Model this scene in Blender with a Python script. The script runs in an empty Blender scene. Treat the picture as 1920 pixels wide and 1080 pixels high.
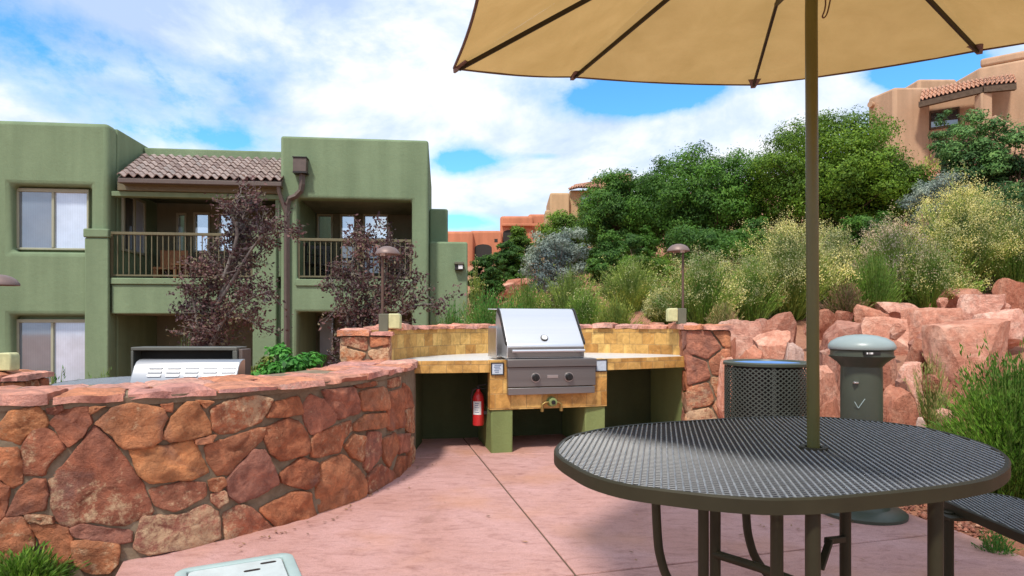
import bpy, math, random
import numpy as np
from mathutils import Vector, Matrix, noise as mnoise

random.seed(7)
rng = np.random.default_rng(7)
SC = bpy.context.scene
COL = SC.collection
F, YH, EYE = 1180.0, 605.0, 1.13          # focal length (px of a 1920 wide picture), horizon row, eye height
R = math.radians


def at(u, v, Y):
    """world point seen at pixel (u, v) at distance Y"""
    return Vector(((u - 960) / F * Y, Y, EYE - (v - YH) / F * Y))


def ground_at(u, v, z=0.0):
    Y = F * (EYE - z) / (v - YH)
    return Vector(((u - 960) / F * Y, Y, z))


# ------------------------------------------------------------------ materials
def new_mat(name):
    m = bpy.data.materials.new(name)
    m.use_nodes = True
    nt = m.node_tree
    b = nt.nodes['Principled BSDF']
    return m, nt, b


def ramp(nt, cols, fac, interp='LINEAR'):
    r = nt.nodes.new('ShaderNodeValToRGB')
    r.color_ramp.interpolation = interp
    el = r.color_ramp.elements
    while len(el) < len(cols):
        el.new(0.5)
    for e, (p, c) in zip(el, cols):
        e.position = p
        e.color = (*c, 1) if len(c) == 3 else c
    if fac is not None:
        nt.links.new(fac, r.inputs[0])
    return r.outputs[0]


def texnoise(nt, scale, detail=6, rough=.6, coord='Object', stretch=None, dist=0):
    tc = nt.nodes.new('ShaderNodeTexCoord')
    out = tc.outputs[coord]
    if stretch:
        mp = nt.nodes.new('ShaderNodeMapping')
        mp.inputs['Scale'].default_value = stretch
        nt.links.new(out, mp.inputs[0])
        out = mp.outputs[0]
    n = nt.nodes.new('ShaderNodeTexNoise')
    n.inputs['Scale'].default_value = scale
    n.inputs['Detail'].default_value = detail
    n.inputs['Roughness'].default_value = rough
    n.inputs['Distortion'].default_value = dist
    nt.links.new(out, n.inputs['Vector'])
    return n.outputs['Fac'], out


def mix(nt, fac, a, b, mode='MIX'):
    m = nt.nodes.new('ShaderNodeMix')
    m.data_type = 'RGBA'
    m.blend_type = mode
    for sock, val in ((m.inputs[0], fac), (m.inputs[6], a), (m.inputs[7], b)):
        if hasattr(val, 'node'):
            nt.links.new(val, sock)
        elif isinstance(val, (int, float)):
            sock.default_value = val
        else:
            sock.default_value = (*val, 1)
    return m.outputs[2]


def bump(nt, b, h, strength=.4, dist=.02):
    n = nt.nodes.new('ShaderNodeBump')
    n.inputs['Strength'].default_value = strength
    n.inputs['Distance'].default_value = dist
    nt.links.new(h, n.inputs['Height'])
    nt.links.new(n.outputs[0], b.inputs['Normal'])


def math_node(nt, op, a, b=None, c=None):
    n = nt.nodes.new('ShaderNodeMath')
    n.operation = op
    for i, v in enumerate((a, b, c)):
        if v is None:
            continue
        if hasattr(v, 'node'):
            nt.links.new(v, n.inputs[i])
        else:
            n.inputs[i].default_value = v
    return n.outputs[0]


def island(nt):
    return nt.nodes.new('ShaderNodeNewGeometry').outputs['Random Per Island']


def mottled(name, cols, scale=6, rough=.8, bstr=.3, bscale=40, bdist=.01, metallic=0, spec=.4, detail=7, stretch=None):
    m, nt, b = new_mat(name)
    f, _ = texnoise(nt, scale, detail, .65, stretch=stretch)
    nt.links.new(ramp(nt, cols, f), b.inputs['Base Color'])
    b.inputs['Roughness'].default_value = rough
    b.inputs['Metallic'].default_value = metallic
    b.inputs['Specular IOR Level'].default_value = spec
    if bstr:
        h, _ = texnoise(nt, bscale, 5, .7, stretch=stretch)
        bump(nt, b, h, bstr, bdist)
    return m


def leaf_mat(name, cols, clump_scale=1.2, trans=.3, rough=.55):
    m, nt, b = new_mat(name)
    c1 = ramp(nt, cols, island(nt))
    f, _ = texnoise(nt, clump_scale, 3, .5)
    c2 = mix(nt, .85, c1, ramp(nt, [(.38, (.52, .58, .6)), (.62, (1.6, 1.5, 1.15))], f), 'MULTIPLY')  # clump hue variation, widened to stand in for sunlit and dark clumps
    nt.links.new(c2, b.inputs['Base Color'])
    b.inputs['Roughness'].default_value = rough
    b.inputs['Specular IOR Level'].default_value = .25
    t = nt.nodes.new('ShaderNodeBsdfTranslucent')
    nt.links.new(c2, t.inputs[0])
    mx = nt.nodes.new('ShaderNodeMixShader')
    mx.inputs[0].default_value = trans
    nt.links.new(b.outputs[0], mx.inputs[1])
    nt.links.new(t.outputs[0], mx.inputs[2])
    nt.links.new(mx.outputs[0], nt.nodes['Material Output'].inputs[0])
    return m


def plain(name, col, rough=.5, metallic=0, spec=.5, var=.12, scale=9, bstr=0, bscale=60):
    lo = tuple(c * (1 - var) for c in col)
    hi = tuple(min(1, c * (1 + var)) for c in col)
    return mottled(name, [(.3, lo), (.7, hi)], scale, rough, bstr, bscale, .004, metallic, spec)


def stone_mat(name, cols, lichen=(.72, .50, .30), amount=.565, scale=9):
    m, nt, b = new_mat(name)
    base = ramp(nt, cols, island(nt))
    f, v = texnoise(nt, scale, 8, .7, dist=.6)
    base = mix(nt, 1, base, (1.2, 1.08, 1.04), 'MULTIPLY')
    c = mix(nt, .9, base, ramp(nt, [(.28, (.45, .42, .42)), (.48, (1, 1, 1)), (.70, (1.75, 1.65, 1.5))], f), 'MULTIPLY')
    f2, _ = texnoise(nt, scale * 2.2, 9, .75)
    n3 = nt.nodes.new('ShaderNodeTexNoise')
    n3.inputs['Scale'].default_value = 1.3
    nt.links.new(v, n3.inputs['Vector'])
    s = math_node(nt, 'ADD', math_node(nt, 'MULTIPLY', n3.outputs['Fac'], .45), math_node(nt, 'MULTIPLY', f2, .55))
    s = math_node(nt, 'ADD', s, math_node(nt, 'MULTIPLY', math_node(nt, 'SUBTRACT', math_node(nt, 'FRACT', math_node(nt, 'MULTIPLY', island(nt), 7.31)), .5), .12))
    mask = ramp(nt, [(amount - .02, (0, 0, 0)), (amount + .05, (1, 1, 1))], s)
    c = mix(nt, math_node(nt, 'MULTIPLY', mask, .8), c, lichen)
    f4, _ = texnoise(nt, 3.5, 4, .6, dist=1.2)
    c = mix(nt, math_node(nt, 'MULTIPLY', ramp(nt, [(.55, (0, 0, 0)), (.72, (1, 1, 1))], f4), .45), c, (.21, .13, .115))
    nt.links.new(c, b.inputs['Base Color'])
    b.inputs['Roughness'].default_value = .88
    b.inputs['Specular IOR Level'].default_value = .25
    h, _ = texnoise(nt, 16, 9, .72)
    bump(nt, b, h, 1.0, .045)
    return m


MAT = {}
MAT['fieldstone'] = stone_mat('fieldstone', [(0, (.27, .11, .06)), (.2, (.40, .17, .085)), (.4, (.29, .12, .075)), (.6, (.46, .22, .10)), (.8, (.36, .16, .10)), (1, (.31, .15, .11))])
MAT['flagstone'] = stone_mat('flagstone', [(0, (.52, .24, .16)), (.3, (.60, .34, .28)), (.55, (.54, .24, .13)), (.8, (.50, .27, .24)), (1, (.62, .38, .29))], lichen=(.62, .42, .34), amount=.60)
MAT['boulder'] = stone_mat('sandstone boulder', [(0, (.50, .20, .13)), (.5, (.55, .25, .17)), (1, (.47, .18, .11))], lichen=(.66, .42, .30), amount=.60, scale=2.2)
MAT['mortar'] = mottled('mortar', [(.3, (.17, .13, .085)), (.7, (.30, .235, .16))], 14, .95, .6, 70, .01, spec=.1)
MAT['gravel'] = stone_mat('gravel', [(0, (.24, .10, .07)), (.5, (.42, .19, .13)), (.8, (.33, .14, .10)), (1, (.5, .33, .24))], amount=.7)
MAT['branch_grey'] = plain('grey bark', (.20, .17, .15), .9, spec=.1, var=.3)
MAT['branch_brown'] = plain('brown bark', (.12, .085, .06), .95, spec=.1, var=.3)
MAT['stem_green'] = leaf_mat('stem green', [(0, (.15, .23, .05)), (1, (.24, .33, .09))])


def stucco(name, col, var=.10):
    m, nt, b = new_mat(name)
    f, v = texnoise(nt, .9, 6, .6, stretch=(1, 1, .6))
    lo, hi = tuple(c * (1 - var) for c in col), tuple(c * (1 + var) for c in col)
    c = ramp(nt, [(.3, lo), (.7, hi)], f)
    f3, _ = texnoise(nt, 3.0, 3, .5, stretch=(1, 1, .08))
    c = mix(nt, .55, c, ramp(nt, [(.35, (.80, .82, .80)), (.65, (1.1, 1.1, 1.1))], f3), 'MULTIPLY')
    f5, _ = texnoise(nt, 7, 8, .8, dist=.4)
    c = mix(nt, .35, c, ramp(nt, [(.3, (.80, .80, .80)), (.5, (1, 1, 1)), (.7, (1.12, 1.12, 1.1))], f5), 'MULTIPLY')
    nt.links.new(c, b.inputs['Base Color'])
    b.inputs['Roughness'].default_value = .92
    b.inputs['Specular IOR Level'].default_value = .15
    h, _ = texnoise(nt, 16, 9, .8)
    bump(nt, b, h, .42, .025)
    return m


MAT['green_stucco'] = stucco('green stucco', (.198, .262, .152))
MAT['bay_shade_stucco'] = stucco('shaded bay stucco', (.085, .10, .045), .2)  # shade under the counter put into the stucco colour
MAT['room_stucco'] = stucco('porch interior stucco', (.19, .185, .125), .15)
MAT['pier_stucco'] = stucco('pier stucco', (.20, .24, .09), .2)
MAT['tan_stucco'] = stucco('tan stucco', (.50, .318, .20))
MAT['gold_stucco'] = stucco('gold stucco', (.52, .345, .19))
MAT['red_stucco'] = stucco('red stucco', (.52, .20, .11))
MAT['bronze'] = plain('bronze painted steel', (.033, .029, .015), .5, 0, .2, .15)
MAT['olive_pole'] = plain('olive painted pole', (.105, .098, .022), .36, 0, .5, .1)
MAT['bar_metal'] = plain('coated steel grid', (.20, .21, .225), .24, .0, .8, .35, 30)
MAT['bar_shaded'] = plain('shaded cross wire', (.035, .038, .045), .35, .0, .6, .15, 30)  # shaded copy of the grid coating: shade below the bars in its colour
MAT['steel'] = mottled('brushed stainless', [(.3, (.52, .50, .48)), (.7, (.66, .64, .62))], 5, .30, .06, 90, .002, .95, stretch=(.03, 1, 1))
MAT['steel_dull'] = mottled('dull stainless', [(.3, (.19, .172, .16)), (.7, (.30, .275, .255))], 5, .42, .05, 90, .002, .75, stretch=(.03, 1, 1))
MAT['steel_bright'] = mottled('bright stainless', [(.3, (.70, .70, .71)), (.7, (.82, .82, .83))], 4, .35, .05, 90, .002, .8, stretch=(.03, 1, 1))
MAT['black'] = plain('black plastic', (.015, .014, .013), .35)
MAT['dark_metal'] = plain('dark iron', (.03, .027, .025), .5, .2)
MAT['red_paint'] = plain('red enamel', (.62, .03, .03), .25, 0, .6, .06)
MAT['white'] = plain('white paint', (.78, .78, .76), .5, var=.05)
MAT['brass'] = plain('old brass', (.35, .24, .08), .45, .8)
MAT['greenbin'] = plain('green black coating', (.055, .062, .05), .42, 0, .5, .15)
MAT['bollard'] = plain('grey green plastic', (.060, .070, .049), .42, 0, .4, .10, 4)
MAT['bollard_cap'] = plain('pale grey green plastic', (.27, .33, .32), .35, 0, .5, .08, 5)
MAT['lamp_cap'] = plain('weathered copper brown', (.21, .145, .125), .5, .3)
MAT['lamp_post'] = plain('brown lamp post', (.12, .07, .05), .55, .2)
MAT['lamp_box'] = plain('olive grey box', (.13, .13, .085), .7)
MAT['cream_box'] = plain('yellowed cream plastic', (.55, .53, .27), .5, var=.18, scale=18)
MAT['brown_metal'] = plain('brown sheet metal', (.115, .085, .07), .55, .1, var=.15)
MAT['rail'] = plain('olive brown railing', (.14, .12, .06), .6, var=.15)
MAT['frame'] = plain('khaki window frame', (.36, .36, .25), .5, var=.06)
MAT['dark_frame'] = plain('dark olive frame', (.07, .085, .05), .6, var=.06)
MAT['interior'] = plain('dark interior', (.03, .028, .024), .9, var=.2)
MAT['counter'] = plain('pale stone counter', (.62, .62, .59), .35, var=.1, scale=20)
MAT['util_lid'] = plain('grey polymer lid', (.52, .58, .57), .6, var=.12, scale=7, bstr=.25, bscale=120)
MAT['util_rim'] = plain('grey polymer rim', (.36, .46, .44), .6, var=.1, scale=7, bstr=.2, bscale=120)
MAT['blue_reflection'] = plain('liner blue reflection', (.10, .22, .48), .3)  # blue reflection on the liner bag put into its colour
MAT['shell_grey'] = plain('weathered grey metal', (.11, .11, .092), .5, .2)
MAT['wood'] = plain('orange wood', (.42, .18, .07), .5, var=.2)
MAT['sign_face'] = plain('pale blue grey tile', (.55, .62, .68), .3, var=.14, scale=60)
MAT['sign_ink'] = plain('blue grey print', (.20, .26, .36), .4)


def tile_mat():
    """honey coloured tumbled tiles laid in a grid over the UV map (1 UV unit = 1 metre)"""
    m, nt, b = new_mat('honey stone tile')
    uv = nt.nodes.new('ShaderNodeUVMap')
    br = nt.nodes.new('ShaderNodeTexBrick')
    br.offset = .5
    nt.links.new(uv.outputs[0], br.inputs['Vector'])
    br.inputs['Scale'].default_value = 1
    br.inputs['Brick Width'].default_value = .14
    br.inputs['Row Height'].default_value = .128
    br.inputs['Mortar Size'].default_value = .0035
    br.inputs['Mortar Smooth'].default_value = .3
    br.inputs['Bias'].default_value = 0
    br.inputs['Color1'].default_value = (.42, .20, .04, 1)
    br.inputs['Color2'].default_value = (.66, .41, .12, 1)
    br.inputs['Mortar'].default_value = (.38, .23, .08, 1)
    f, v = texnoise(nt, 9, 8, .7, dist=.8)
    c = mix(nt, .9, br.outputs['Color'], ramp(nt, [(.27, (.50, .42, .32)), (.5, (1, .97, .93)), (.72, (1.5, 1.5, 1.6))], f), 'MULTIPLY')
    f2, _ = texnoise(nt, 34, 6, .7)
    c = mix(nt, math_node(nt, 'MULTIPLY', ramp(nt, [(.62, (0, 0, 0)), (.7, (1, 1, 1))], f2), .5), c, (.72, .6, .38))
    nt.links.new(c, b.inputs['Base Color'])
    b.inputs['Roughness'].default_value = .6
    h = math_node(nt, 'ADD', math_node(nt, 'MULTIPLY', br.outputs['Fac'], -1), math_node(nt, 'MULTIPLY', f2, .5))
    bump(nt, b, h, .5, .008)
    return m


MAT['tile'] = tile_mat()


def concrete_mat():
    m, nt, b = new_mat('pink stamped concrete')
    f, v = texnoise(nt, .9, 8, .62, dist=.5)
    c = ramp(nt, [(.25, (.38, .18, .14)), (.42, (.48, .255, .21)), (.58, (.54, .305, .27)), (.78, (.61, .375, .355))], f)
    f2, _ = texnoise(nt, 7, 9, .75, stretch=(1, 2.2, 1), dist=1.0)
    c = mix(nt, .8, c, ramp(nt, [(.30, (.60, .50, .50)), (.48, (1, 1, 1)), (.72, (1.2, 1.2, 1.24))], f2), 'MULTIPLY')
    f3, _ = texnoise(nt, 45, 5, .8)
    c = mix(nt, .5, c, ramp(nt, [(.34, (.60, .55, .57)), (.47, (1, 1, 1))], f3), 'MULTIPLY')
    f6, _ = texnoise(nt, 190, 3, .7)
    c = mix(nt, .45, c, ramp(nt, [(.34, (.58, .55, .55)), (.5, (1, 1, 1)), (.66, (1.25, 1.25, 1.25))], f6), 'MULTIPLY')
    f7, _ = texnoise(nt, 2.6, 7, .7, dist=1.5)
    c = mix(nt, math_node(nt, 'MULTIPLY', ramp(nt, [(.60, (0, 0, 0)), (.70, (1, 1, 1))], f7), .45), c, (.30, .16, .12))
    f4, _ = texnoise(nt, 1.7, 3, .5)
    c = mix(nt, math_node(nt, 'MULTIPLY', ramp(nt, [(.52, (0, 0, 0)), (.75, (1, 1, 1))], f4), .55), c, (.56, .27, .15))
    nt.links.new(c, b.inputs['Base Color'])
    b.inputs['Roughness'].default_value = .62
    b.inputs['Specular IOR Level'].default_value = .3
    h = math_node(nt, 'ADD', math_node(nt, 'ADD', f2, math_node(nt, 'MULTIPLY', f3, .6)), math_node(nt, 'MULTIPLY', f6, .35))
    bump(nt, b, h, .5, .014)
    return m


MAT['patio'] = concrete_mat()
MAT['joint'] = plain('joint grit', (.13, .085, .06), .95, spec=.1, var=.3, scale=60)


def soil_mat():
    m, nt, b = new_mat('red soil')
    f, v = texnoise(nt, .5, 6, .6)
    c = ramp(nt, [(.3, (.33, .13, .075)), (.5, (.43, .20, .125)), (.7, (.50, .27, .18))], f)
    f2, _ = texnoise(nt, 11, 10, .8)
    c = mix(nt, .8, c, ramp(nt, [(.3, (.5, .45, .42)), (.5, (1, 1, 1)), (.7, (1.35, 1.3, 1.25))], f2), 'MULTIPLY')
    f3, _ = texnoise(nt, .22, 4, .6)
    c = mix(nt, math_node(nt, 'MULTIPLY', ramp(nt, [(.5, (0, 0, 0)), (.68, (1, 1, 1))], f3), .6), c, (.20, .19, .08))
    nt.links.new(c, b.inputs['Base Color'])
    b.inputs['Roughness'].default_value = .95
    b.inputs['Specular IOR Level'].default_value = .1
    bump(nt, b, f2, .8, .06)
    return m


MAT['soil'] = soil_mat()


def canvas_mat():
    m, nt, b = new_mat('tan canvas')
    f, v = texnoise(nt, 5, 6, .6)
    c = ramp(nt, [(.3, (.40, .27, .12)), (.7, (.46, .315, .15))], f)
    nt.links.new(c, b.inputs['Base Color'])
    b.inputs['Roughness'].default_value = .9
    b.inputs['Specular IOR Level'].default_value = .1
    w, _ = texnoise(nt, 260, 2, .5)
    w2, _ = texnoise(nt, 3.2, 6, .62, stretch=(1, 1, 2), dist=1.2)
    bump(nt, b, math_node(nt, 'ADD', math_node(nt, 'MULTIPLY', w, .05), w2), .5, .03)
    c = mix(nt, .7, c, ramp(nt, [(.3, (.86, .84, .8)), (.7, (1.08, 1.08, 1.1))], w2), 'MULTIPLY')
    t = nt.nodes.new('ShaderNodeBsdfTranslucent')
    nt.links.new(mix(nt, 1, c, (1.12, 1.05, .82), 'MULTIPLY'), t.inputs[0])
    mx = nt.nodes.new('ShaderNodeMixShader')
    mx.inputs[0].default_value = .55
    nt.links.new(b.outputs[0], mx.inputs[1])
    nt.links.new(t.outputs[0], mx.inputs[2])
    nt.links.new(mx.outputs[0], nt.nodes['Material Output'].inputs[0])
    return m


MAT['canvas'] = canvas_mat()


def glass_mat(name, tint, refl=.35, rough=.03, stripes=0.0):
    """window pane: a blind or dark room behind a reflecting pane"""
    m, nt, b = new_mat(name)
    f, v = texnoise(nt, 2.5, 4, .6)
    c = ramp(nt, [(.3, tuple(x * .85 for x in tint)), (.7, tuple(x * 1.12 for x in tint))], f)
    if stripes:
        wv = nt.nodes.new('ShaderNodeTexWave')
        wv.inputs['Scale'].default_value = stripes
        wv.bands_direction = 'X'
        nt.links.new(v, wv.inputs['Vector'])
        c = mix(nt, .6, c, ramp(nt, [(0, (.72, .72, .74)), (.4, (1, 1, 1))], wv.outputs['Fac']), 'MULTIPLY')
    nt.links.new(c, b.inputs['Base Color'])
    b.inputs['Roughness'].default_value = .6
    g = nt.nodes.new('ShaderNodeBsdfGlossy')
    g.inputs['Roughness'].default_value = rough
    g.inputs['Color'].default_value = (.9, .95, 1, 1)
    mx = nt.nodes.new('ShaderNodeMixShader')
    mx.inputs[0].default_value = refl
    nt.links.new(b.outputs[0], mx.inputs[1])
    nt.links.new(g.outputs[0], mx.inputs[2])
    nt.links.new(mx.outputs[0], nt.nodes['Material Output'].inputs[0])
    return m


MAT['pane_light'] = glass_mat('pane with white blinds', (.55, .63, .76), .24, .06, 9)
MAT['pane_dark'] = glass_mat('pane with insect screen', (.14, .16, .19), .20, .04, 9)
MAT['pane_sky'] = glass_mat('reflecting door glass', (.05, .055, .06), .72, .02)
def clear_mat():
    m, nt, b = new_mat('clear window glass')
    t = nt.nodes.new('ShaderNodeBsdfTransparent')
    t.inputs[0].default_value = (.86, .90, .92, 1)
    g = nt.nodes.new('ShaderNodeBsdfGlossy')
    g.inputs['Roughness'].default_value = .03
    mx = nt.nodes.new('ShaderNodeMixShader')
    mx.inputs[0].default_value = .14
    nt.links.new(t.outputs[0], mx.inputs[1])
    nt.links.new(g.outputs[0], mx.inputs[2])
    nt.links.new(mx.outputs[0], nt.nodes['Material Output'].inputs[0])
    return m


MAT['pane_clear'] = clear_mat()
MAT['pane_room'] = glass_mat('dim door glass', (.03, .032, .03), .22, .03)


def roof_tile_mat():
    m, nt, b = new_mat('concrete roof tile')
    c = ramp(nt, [(0, (.24, .17, .145)), (.4, (.35, .265, .225)), (.75, (.43, .335, .29)), (1, (.31, .26, .23))], island(nt))
    f, _ = texnoise(nt, 12, 6, .7)
    c = mix(nt, .6, c, ramp(nt, [(.3, (.75, .75, .75)), (.7, (1.2, 1.2, 1.2))], f), 'MULTIPLY')
    nt.links.new(c, b.inputs['Base Color'])
    b.inputs['Roughness'].default_value = .85
    return m


MAT['roof_tile'] = roof_tile_mat()
MAT['clay_tile'] = plain('clay roof tile', (.50, .27, .17), .85, var=.3, scale=5)

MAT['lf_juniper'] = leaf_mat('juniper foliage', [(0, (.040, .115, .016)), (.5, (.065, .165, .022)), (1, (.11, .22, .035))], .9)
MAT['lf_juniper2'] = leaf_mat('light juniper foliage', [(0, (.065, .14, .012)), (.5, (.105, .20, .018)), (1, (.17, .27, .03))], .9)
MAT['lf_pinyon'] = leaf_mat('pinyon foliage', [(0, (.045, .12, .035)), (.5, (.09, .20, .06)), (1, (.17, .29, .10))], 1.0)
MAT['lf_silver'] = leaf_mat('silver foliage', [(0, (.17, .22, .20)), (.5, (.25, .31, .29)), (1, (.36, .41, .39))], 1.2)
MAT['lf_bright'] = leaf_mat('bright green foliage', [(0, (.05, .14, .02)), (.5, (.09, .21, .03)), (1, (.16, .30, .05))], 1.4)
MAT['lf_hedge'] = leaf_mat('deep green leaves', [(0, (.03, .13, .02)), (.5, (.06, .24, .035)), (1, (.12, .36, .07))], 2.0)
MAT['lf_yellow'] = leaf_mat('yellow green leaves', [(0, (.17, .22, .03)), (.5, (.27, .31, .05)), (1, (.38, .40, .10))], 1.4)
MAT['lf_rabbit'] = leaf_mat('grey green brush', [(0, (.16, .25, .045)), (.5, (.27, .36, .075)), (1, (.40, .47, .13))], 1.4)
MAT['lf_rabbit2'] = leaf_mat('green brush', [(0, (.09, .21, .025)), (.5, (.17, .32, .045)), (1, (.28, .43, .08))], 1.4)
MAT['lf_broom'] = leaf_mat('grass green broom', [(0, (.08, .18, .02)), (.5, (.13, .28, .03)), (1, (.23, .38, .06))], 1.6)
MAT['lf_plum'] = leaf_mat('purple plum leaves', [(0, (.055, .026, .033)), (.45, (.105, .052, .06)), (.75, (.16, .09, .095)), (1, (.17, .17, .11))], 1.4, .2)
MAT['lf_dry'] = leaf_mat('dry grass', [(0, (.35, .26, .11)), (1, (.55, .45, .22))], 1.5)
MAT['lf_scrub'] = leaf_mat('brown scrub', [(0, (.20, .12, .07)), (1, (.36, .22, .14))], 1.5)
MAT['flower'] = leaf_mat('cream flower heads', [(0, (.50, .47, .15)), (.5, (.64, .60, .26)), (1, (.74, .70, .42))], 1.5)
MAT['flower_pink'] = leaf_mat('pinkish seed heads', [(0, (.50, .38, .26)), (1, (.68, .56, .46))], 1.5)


# ------------------------------------------------------------------ mesh helpers
class MB:
    def __init__(s):
        s.v, s.f, s.uv, s.smooth = [], [], None, False

    def add(s, vs, fs):
        b = len(s.v)
        s.v += [tuple(p) for p in vs]
        s.f += [tuple(i + b for i in q) for q in fs]
        return s

    def box(s, x0, x1, y0, y1, z0, z1, M=None):
        vs = [Vector((x, y, z)) for x in (x0, x1) for y in (y0, y1) for z in (z0, z1)]
        if M is not None:
            vs = [M @ p for p in vs]
        return s.add(vs, [(0, 1, 3, 2), (4, 6, 7, 5), (0, 4, 5, 1), (2, 3, 7, 6), (0, 2, 6, 4), (1, 5, 7, 3)])

    def bar(s, a, b, w, h=None, up=(0, 0, 1)):
        """rectangular bar from a to b"""
        h = h or w
        a, b = Vector(a), Vector(b)
        d = (b - a).normalized()
        x = d.cross(Vector(up))
        if x.length < 1e-4:
            x = d.cross(Vector((1, 0, 0)))
        x.normalize()
        y = x.cross(d)
        vs = [p + x * (w / 2 * i) + y * (h / 2 * j) for p in (a, b) for i, j in ((-1, -1), (1, -1), (1, 1), (-1, 1))]
        return s.add(vs, [(0, 3, 2, 1), (4, 5, 6, 7), (0, 1, 5, 4), (1, 2, 6, 5), (2, 3, 7, 6), (3, 0, 4, 7)])

    def tube(s, pts, r, n=10, cap=True):
        pts = [Vector(p) for p in pts]
        rs = r if isinstance(r, (list, tuple)) else [r] * len(pts)
        vs, fs = [], []
        px = None
        for i, p in enumerate(pts):
            d = (pts[min(i + 1, len(pts) - 1)] - pts[max(i - 1, 0)]).normalized()
            if px is None:
                px = d.cross(Vector((.3, .2, 1) if abs(d.z) < .9 else (1, .1, 0))).normalized()
            px = (px - d * px.dot(d)).normalized()
            py = d.cross(px)
            for k in range(n):
                t = 2 * math.pi * k / n
                vs.append(p + (px * math.cos(t) + py * math.sin(t)) * rs[i])
        for i in range(len(pts) - 1):
            for k in range(n):
                a, b = i * n + k, i * n + (k + 1) % n
                fs.append((a, b, b + n, a + n))
        if cap:
            fs.append(tuple(range(n))[::-1])
            fs.append(tuple((len(pts) - 1) * n + k for k in range(n)))
        return s.add(vs, fs)

    def lathe(s, prof, n=32, c=(0, 0, 0), cap=True):
        vs = [(c[0] + r * math.cos(2 * math.pi * k / n), c[1] + r * math.sin(2 * math.pi * k / n), c[2] + z) for r, z in prof for k in range(n)]
        fs = []
        for i in range(len(prof) - 1):
            for k in range(n):
                a, b = i * n + k, i * n + (k + 1) % n
                fs.append((a, b, b + n, a + n))
        if cap:
            fs.append(tuple(range(n))[::-1])
            fs.append(tuple((len(prof) - 1) * n + k for k in range(n)))
        return s.add(vs, fs)

    def prism(s, poly, z0, z1):
        n = len(poly)
        vs = [(p[0], p[1], z0) for p in poly] + [(p[0], p[1], z1) for p in poly]
        fs = [tuple(range(n))[::-1], tuple(range(n, 2 * n))]
        fs += [(i, (i + 1) % n, n + (i + 1) % n, n + i) for i in range(n)]
        return s.add(vs, fs)

    def build(s, name, mat, parent=None, bevel=0, smooth=None, seg=2, angle=40):
        me = bpy.data.meshes.new(name)
        off = Vector((0, 0, 0))
        rot = None
        if parent is not None:
            r = parent
            while r.parent:
                r = r.parent
            off = Vector(r.get('_o', (0, 0, 0)))
        me.from_pydata([tuple(Vector(p) - off) for p in s.v], [], s.f)
        me.validate()
        if s.uv is not None:
            l = me.uv_layers.new(name='UVMap')
            k = 0
            for p in me.polygons:
                for li in p.loop_indices:
                    l.data[li].uv = s.uv[me.loops[li].vertex_index]
        import bmesh
        bm = bmesh.new()
        bm.from_mesh(me)
        bmesh.ops.recalc_face_normals(bm, faces=bm.faces)
        bm.to_mesh(me)
        bm.free()
        o = bpy.data.objects.new(name, me)
        me.materials.append(mat if not isinstance(mat, str) else MAT[mat])
        COL.objects.link(o)
        if parent is not None:
            o.parent = parent
        if bevel:
            m = o.modifiers.new('bevel', 'BEVEL')
            m.width = bevel
            m.segments = seg
            m.limit_method = 'ANGLE'
            m.angle_limit = R(angle)
        if smooth if smooth is not None else s.smooth:
            me.shade_smooth()
            if not bevel:
                me.set_sharp_from_angle(angle=R(angle))
        elif bevel:
            me.shade_smooth()
            me.set_sharp_from_angle(angle=R(60))
        return o


def thing(name, label, cat, loc=(0, 0, 0), rotz=0, group=None, local=False):
    """an Empty at the thing's base; parts are given in world coordinates unless local"""
    o = bpy.data.objects.new(name, None)
    o.empty_display_size = .1
    COL.objects.link(o)
    o.location = loc
    o.rotation_euler = (0, 0, rotz)
    o['label'] = label
    o['category'] = cat
    if group:
        o['group'] = group
    o['_o'] = (0., 0., 0.) if local else tuple(float(x) for x in loc)
    return o


def tag(o, label, cat, group=None):
    o['label'] = label
    o['category'] = cat
    if group:
        o['group'] = group
    return o


def struct(o):
    o['kind'] = 'structure'
    return o


def dup(root, loc, rotz=0, scale=None, label=None, name=None):
    r = root.copy()
    COL.objects.link(r)
    r.location = loc
    r.rotation_euler = (0, 0, rotz)
    if scale:
        r.scale = scale
    if label:
        r['label'] = label
    for ch in list(root.children):
        c = ch.copy()
        COL.objects.link(c)
        c.parent = r
        for g in ch.children:
            d = g.copy()
            COL.objects.link(d)
            d.parent = c
    return r


def np_mesh(name, V, Q, mat, parent=None, smooth=False):
    """quads from numpy arrays"""
    me = bpy.data.meshes.new(name)
    V = np.asarray(V, dtype=np.float32)
    Q = np.asarray(Q, dtype=np.int32)
    n, k = Q.shape
    me.vertices.add(len(V))
    me.vertices.foreach_set('co', V.ravel())
    me.loops.add(n * k)
    me.loops.foreach_set('vertex_index', Q.ravel())
    me.polygons.add(n)
    me.polygons.foreach_set('loop_start', np.arange(0, n * k, k, dtype=np.int32))
    me.update(calc_edges=True)
    me.materials.append(MAT[mat] if isinstance(mat, str) else mat)
    o = bpy.data.objects.new(name, me)
    COL.objects.link(o)
    if parent is not None:
        o.parent = parent
    return o


def nrm(a):
    return a / (np.linalg.norm(a, axis=-1, keepdims=True) + 1e-9)


def diamonds(C, A, B):
    n = len(C)
    V = np.empty((n, 4, 3))
    V[:, 0] = C - A
    V[:, 1] = C + B - A * .15
    V[:, 2] = C + A
    V[:, 3] = C - B - A * .15
    Q = np.arange(4 * n).reshape(n, 4)
    return V.reshape(-1, 3), Q


def rand_dir(n):
    return nrm(rng.normal(size=(n, 3)))


def fbm(p, s=1.0, o=4):
    return mnoise.fractal(Vector(p) * s, 1.0, 2.0, o)


CUT = .085


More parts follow.
